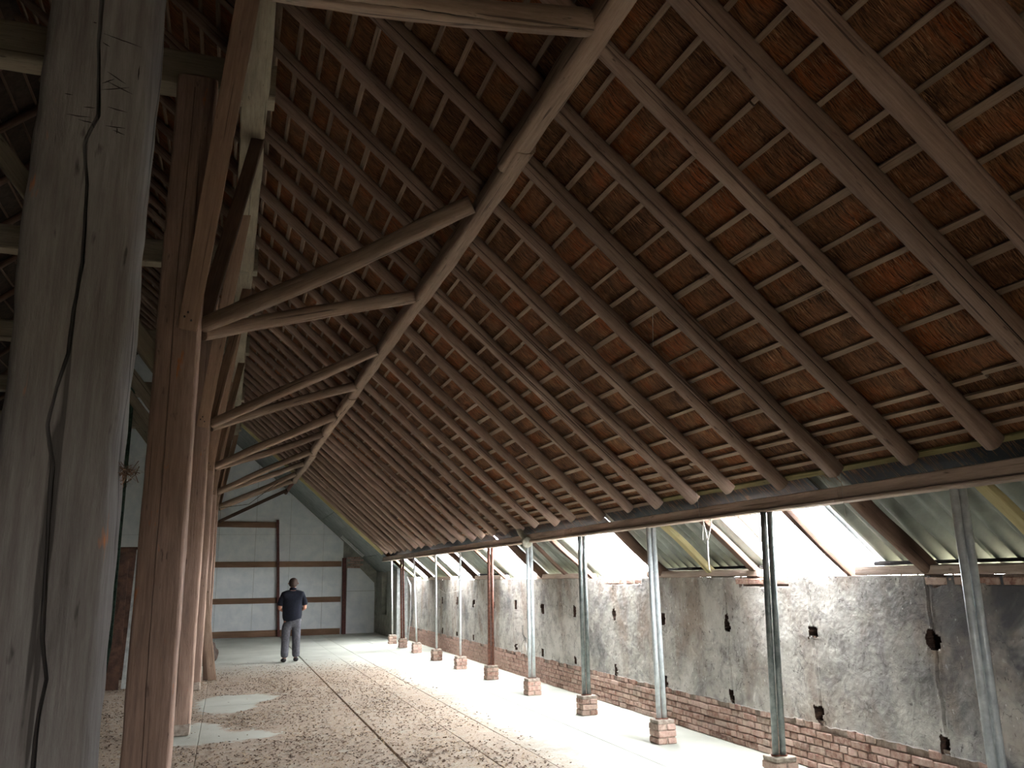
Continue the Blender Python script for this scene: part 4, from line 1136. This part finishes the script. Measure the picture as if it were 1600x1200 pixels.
skin('body', bv, be, br, M_SKIN, person)
# clothes
skin('polo_shirt', [(0, 0, 0.79), (0, -0.01, 1.06), (0, -0.01, 1.28), (0, 0, 1.42), (0, 0.005, 1.54), (-0.19, -0.0, 1.415), (-0.25, -0.02, 1.27), (-0.275, -0.02, 1.175), (0.19, 0.0, 1.415), (0.25, -0.02, 1.27), (0.275, -0.02, 1.175)],
     [(0, 1), (1, 2), (2, 3), (3, 4), (3, 5), (5, 6), (6, 7), (3, 8), (8, 9), (9, 10)],
     [(0.23, 0.16), (0.225, 0.155), (0.24, 0.16), (0.19, 0.14), (0.085, 0.085), 0.085, 0.075, 0.078, 0.085, 0.075, 0.078], M_SHIRT, person)
skin('shirt_collar', [(0, 0.005, 1.48), (0, 0.008, 1.60)], [(0, 1)], [(0.10, 0.1), (0.085, 0.088)], M_SHIRT, person, 2)
skin('trousers', [(0, 0, 0.97), (0, 0, 0.88), (-0.10, 0, 0.80), (-0.12, 0.0, 0.48), (-0.128, -0.02, 0.085), (0.10, 0.0, 0.80), (0.11, 0.03, 0.48), (0.118, 0.06, 0.085)],
     [(0, 1), (1, 2), (2, 3), (3, 4), (1, 5), (5, 6), (6, 7)],
     [(0.21, 0.15), (0.20, 0.15), (0.125, 0.13), (0.088, 0.09), (0.084, 0.09), (0.115, 0.12), (0.092, 0.095), (0.084, 0.09)], M_TROUS, person)
for (x, y) in ((-0.135, -0.02), (0.125, 0.06)):
    skin('shoe', [(x, y - 0.05, 0.06), (x, y + 0.06, 0.05), (x + (0.01 if x > 0 else -0.01), y + 0.17, 0.035)], [(0, 1), (1, 2)], [(0.058, 0.052), (0.062, 0.05), (0.06, 0.04)], M_SHOE, person, 2)
skin('hair', [(0, 0.0, 1.575), (0, -0.01, 1.65), (0, 0.0, 1.735), (0, 0.02, 1.765)], [(0, 1), (1, 2), (2, 3)], [(0.085, 0.085), (0.112, 0.118), (0.102, 0.11), (0.05, 0.06)], M_HAIR, person, 2)
for s_ in (-1, 1):
    skin('ear', [(s_ * 0.10, 0.02, 1.645), (s_ * 0.106, 0.012, 1.675)], [(0, 1)], [(0.010, 0.018), (0.010, 0.02)], M_SKIN, person, 1)
    # hands: palm with four fingers and a thumb, loosely clasped in front
    hv = [(s_ * 0.10, 0.28, 1.10), (s_ * 0.05, 0.31, 1.10)]
    he = [(0, 1)]; hr = [(0.026, 0.02), (0.036, 0.018)]
    for f_ in range(4):
        k = len(hv); z = 1.128 - 0.019 * f_
        hv += [(s_ * 0.03, 0.318, z), (s_ * -0.005, 0.325 - 0.004 * f_, z - 0.003), (s_ * -0.022, 0.312, z - 0.006)]
        he += [(1, k), (k, k + 1), (k + 1, k + 2)]; hr += [0.0095, 0.009, 0.0078]
    k = len(hv); hv += [(s_ * 0.06, 0.30, 1.135), (s_ * 0.035, 0.305, 1.152)]; he += [(0, k), (k, k + 1)]; hr += [0.011, 0.0095]
    skin('hand', hv, he, hr, M_SKIN, person, 1)
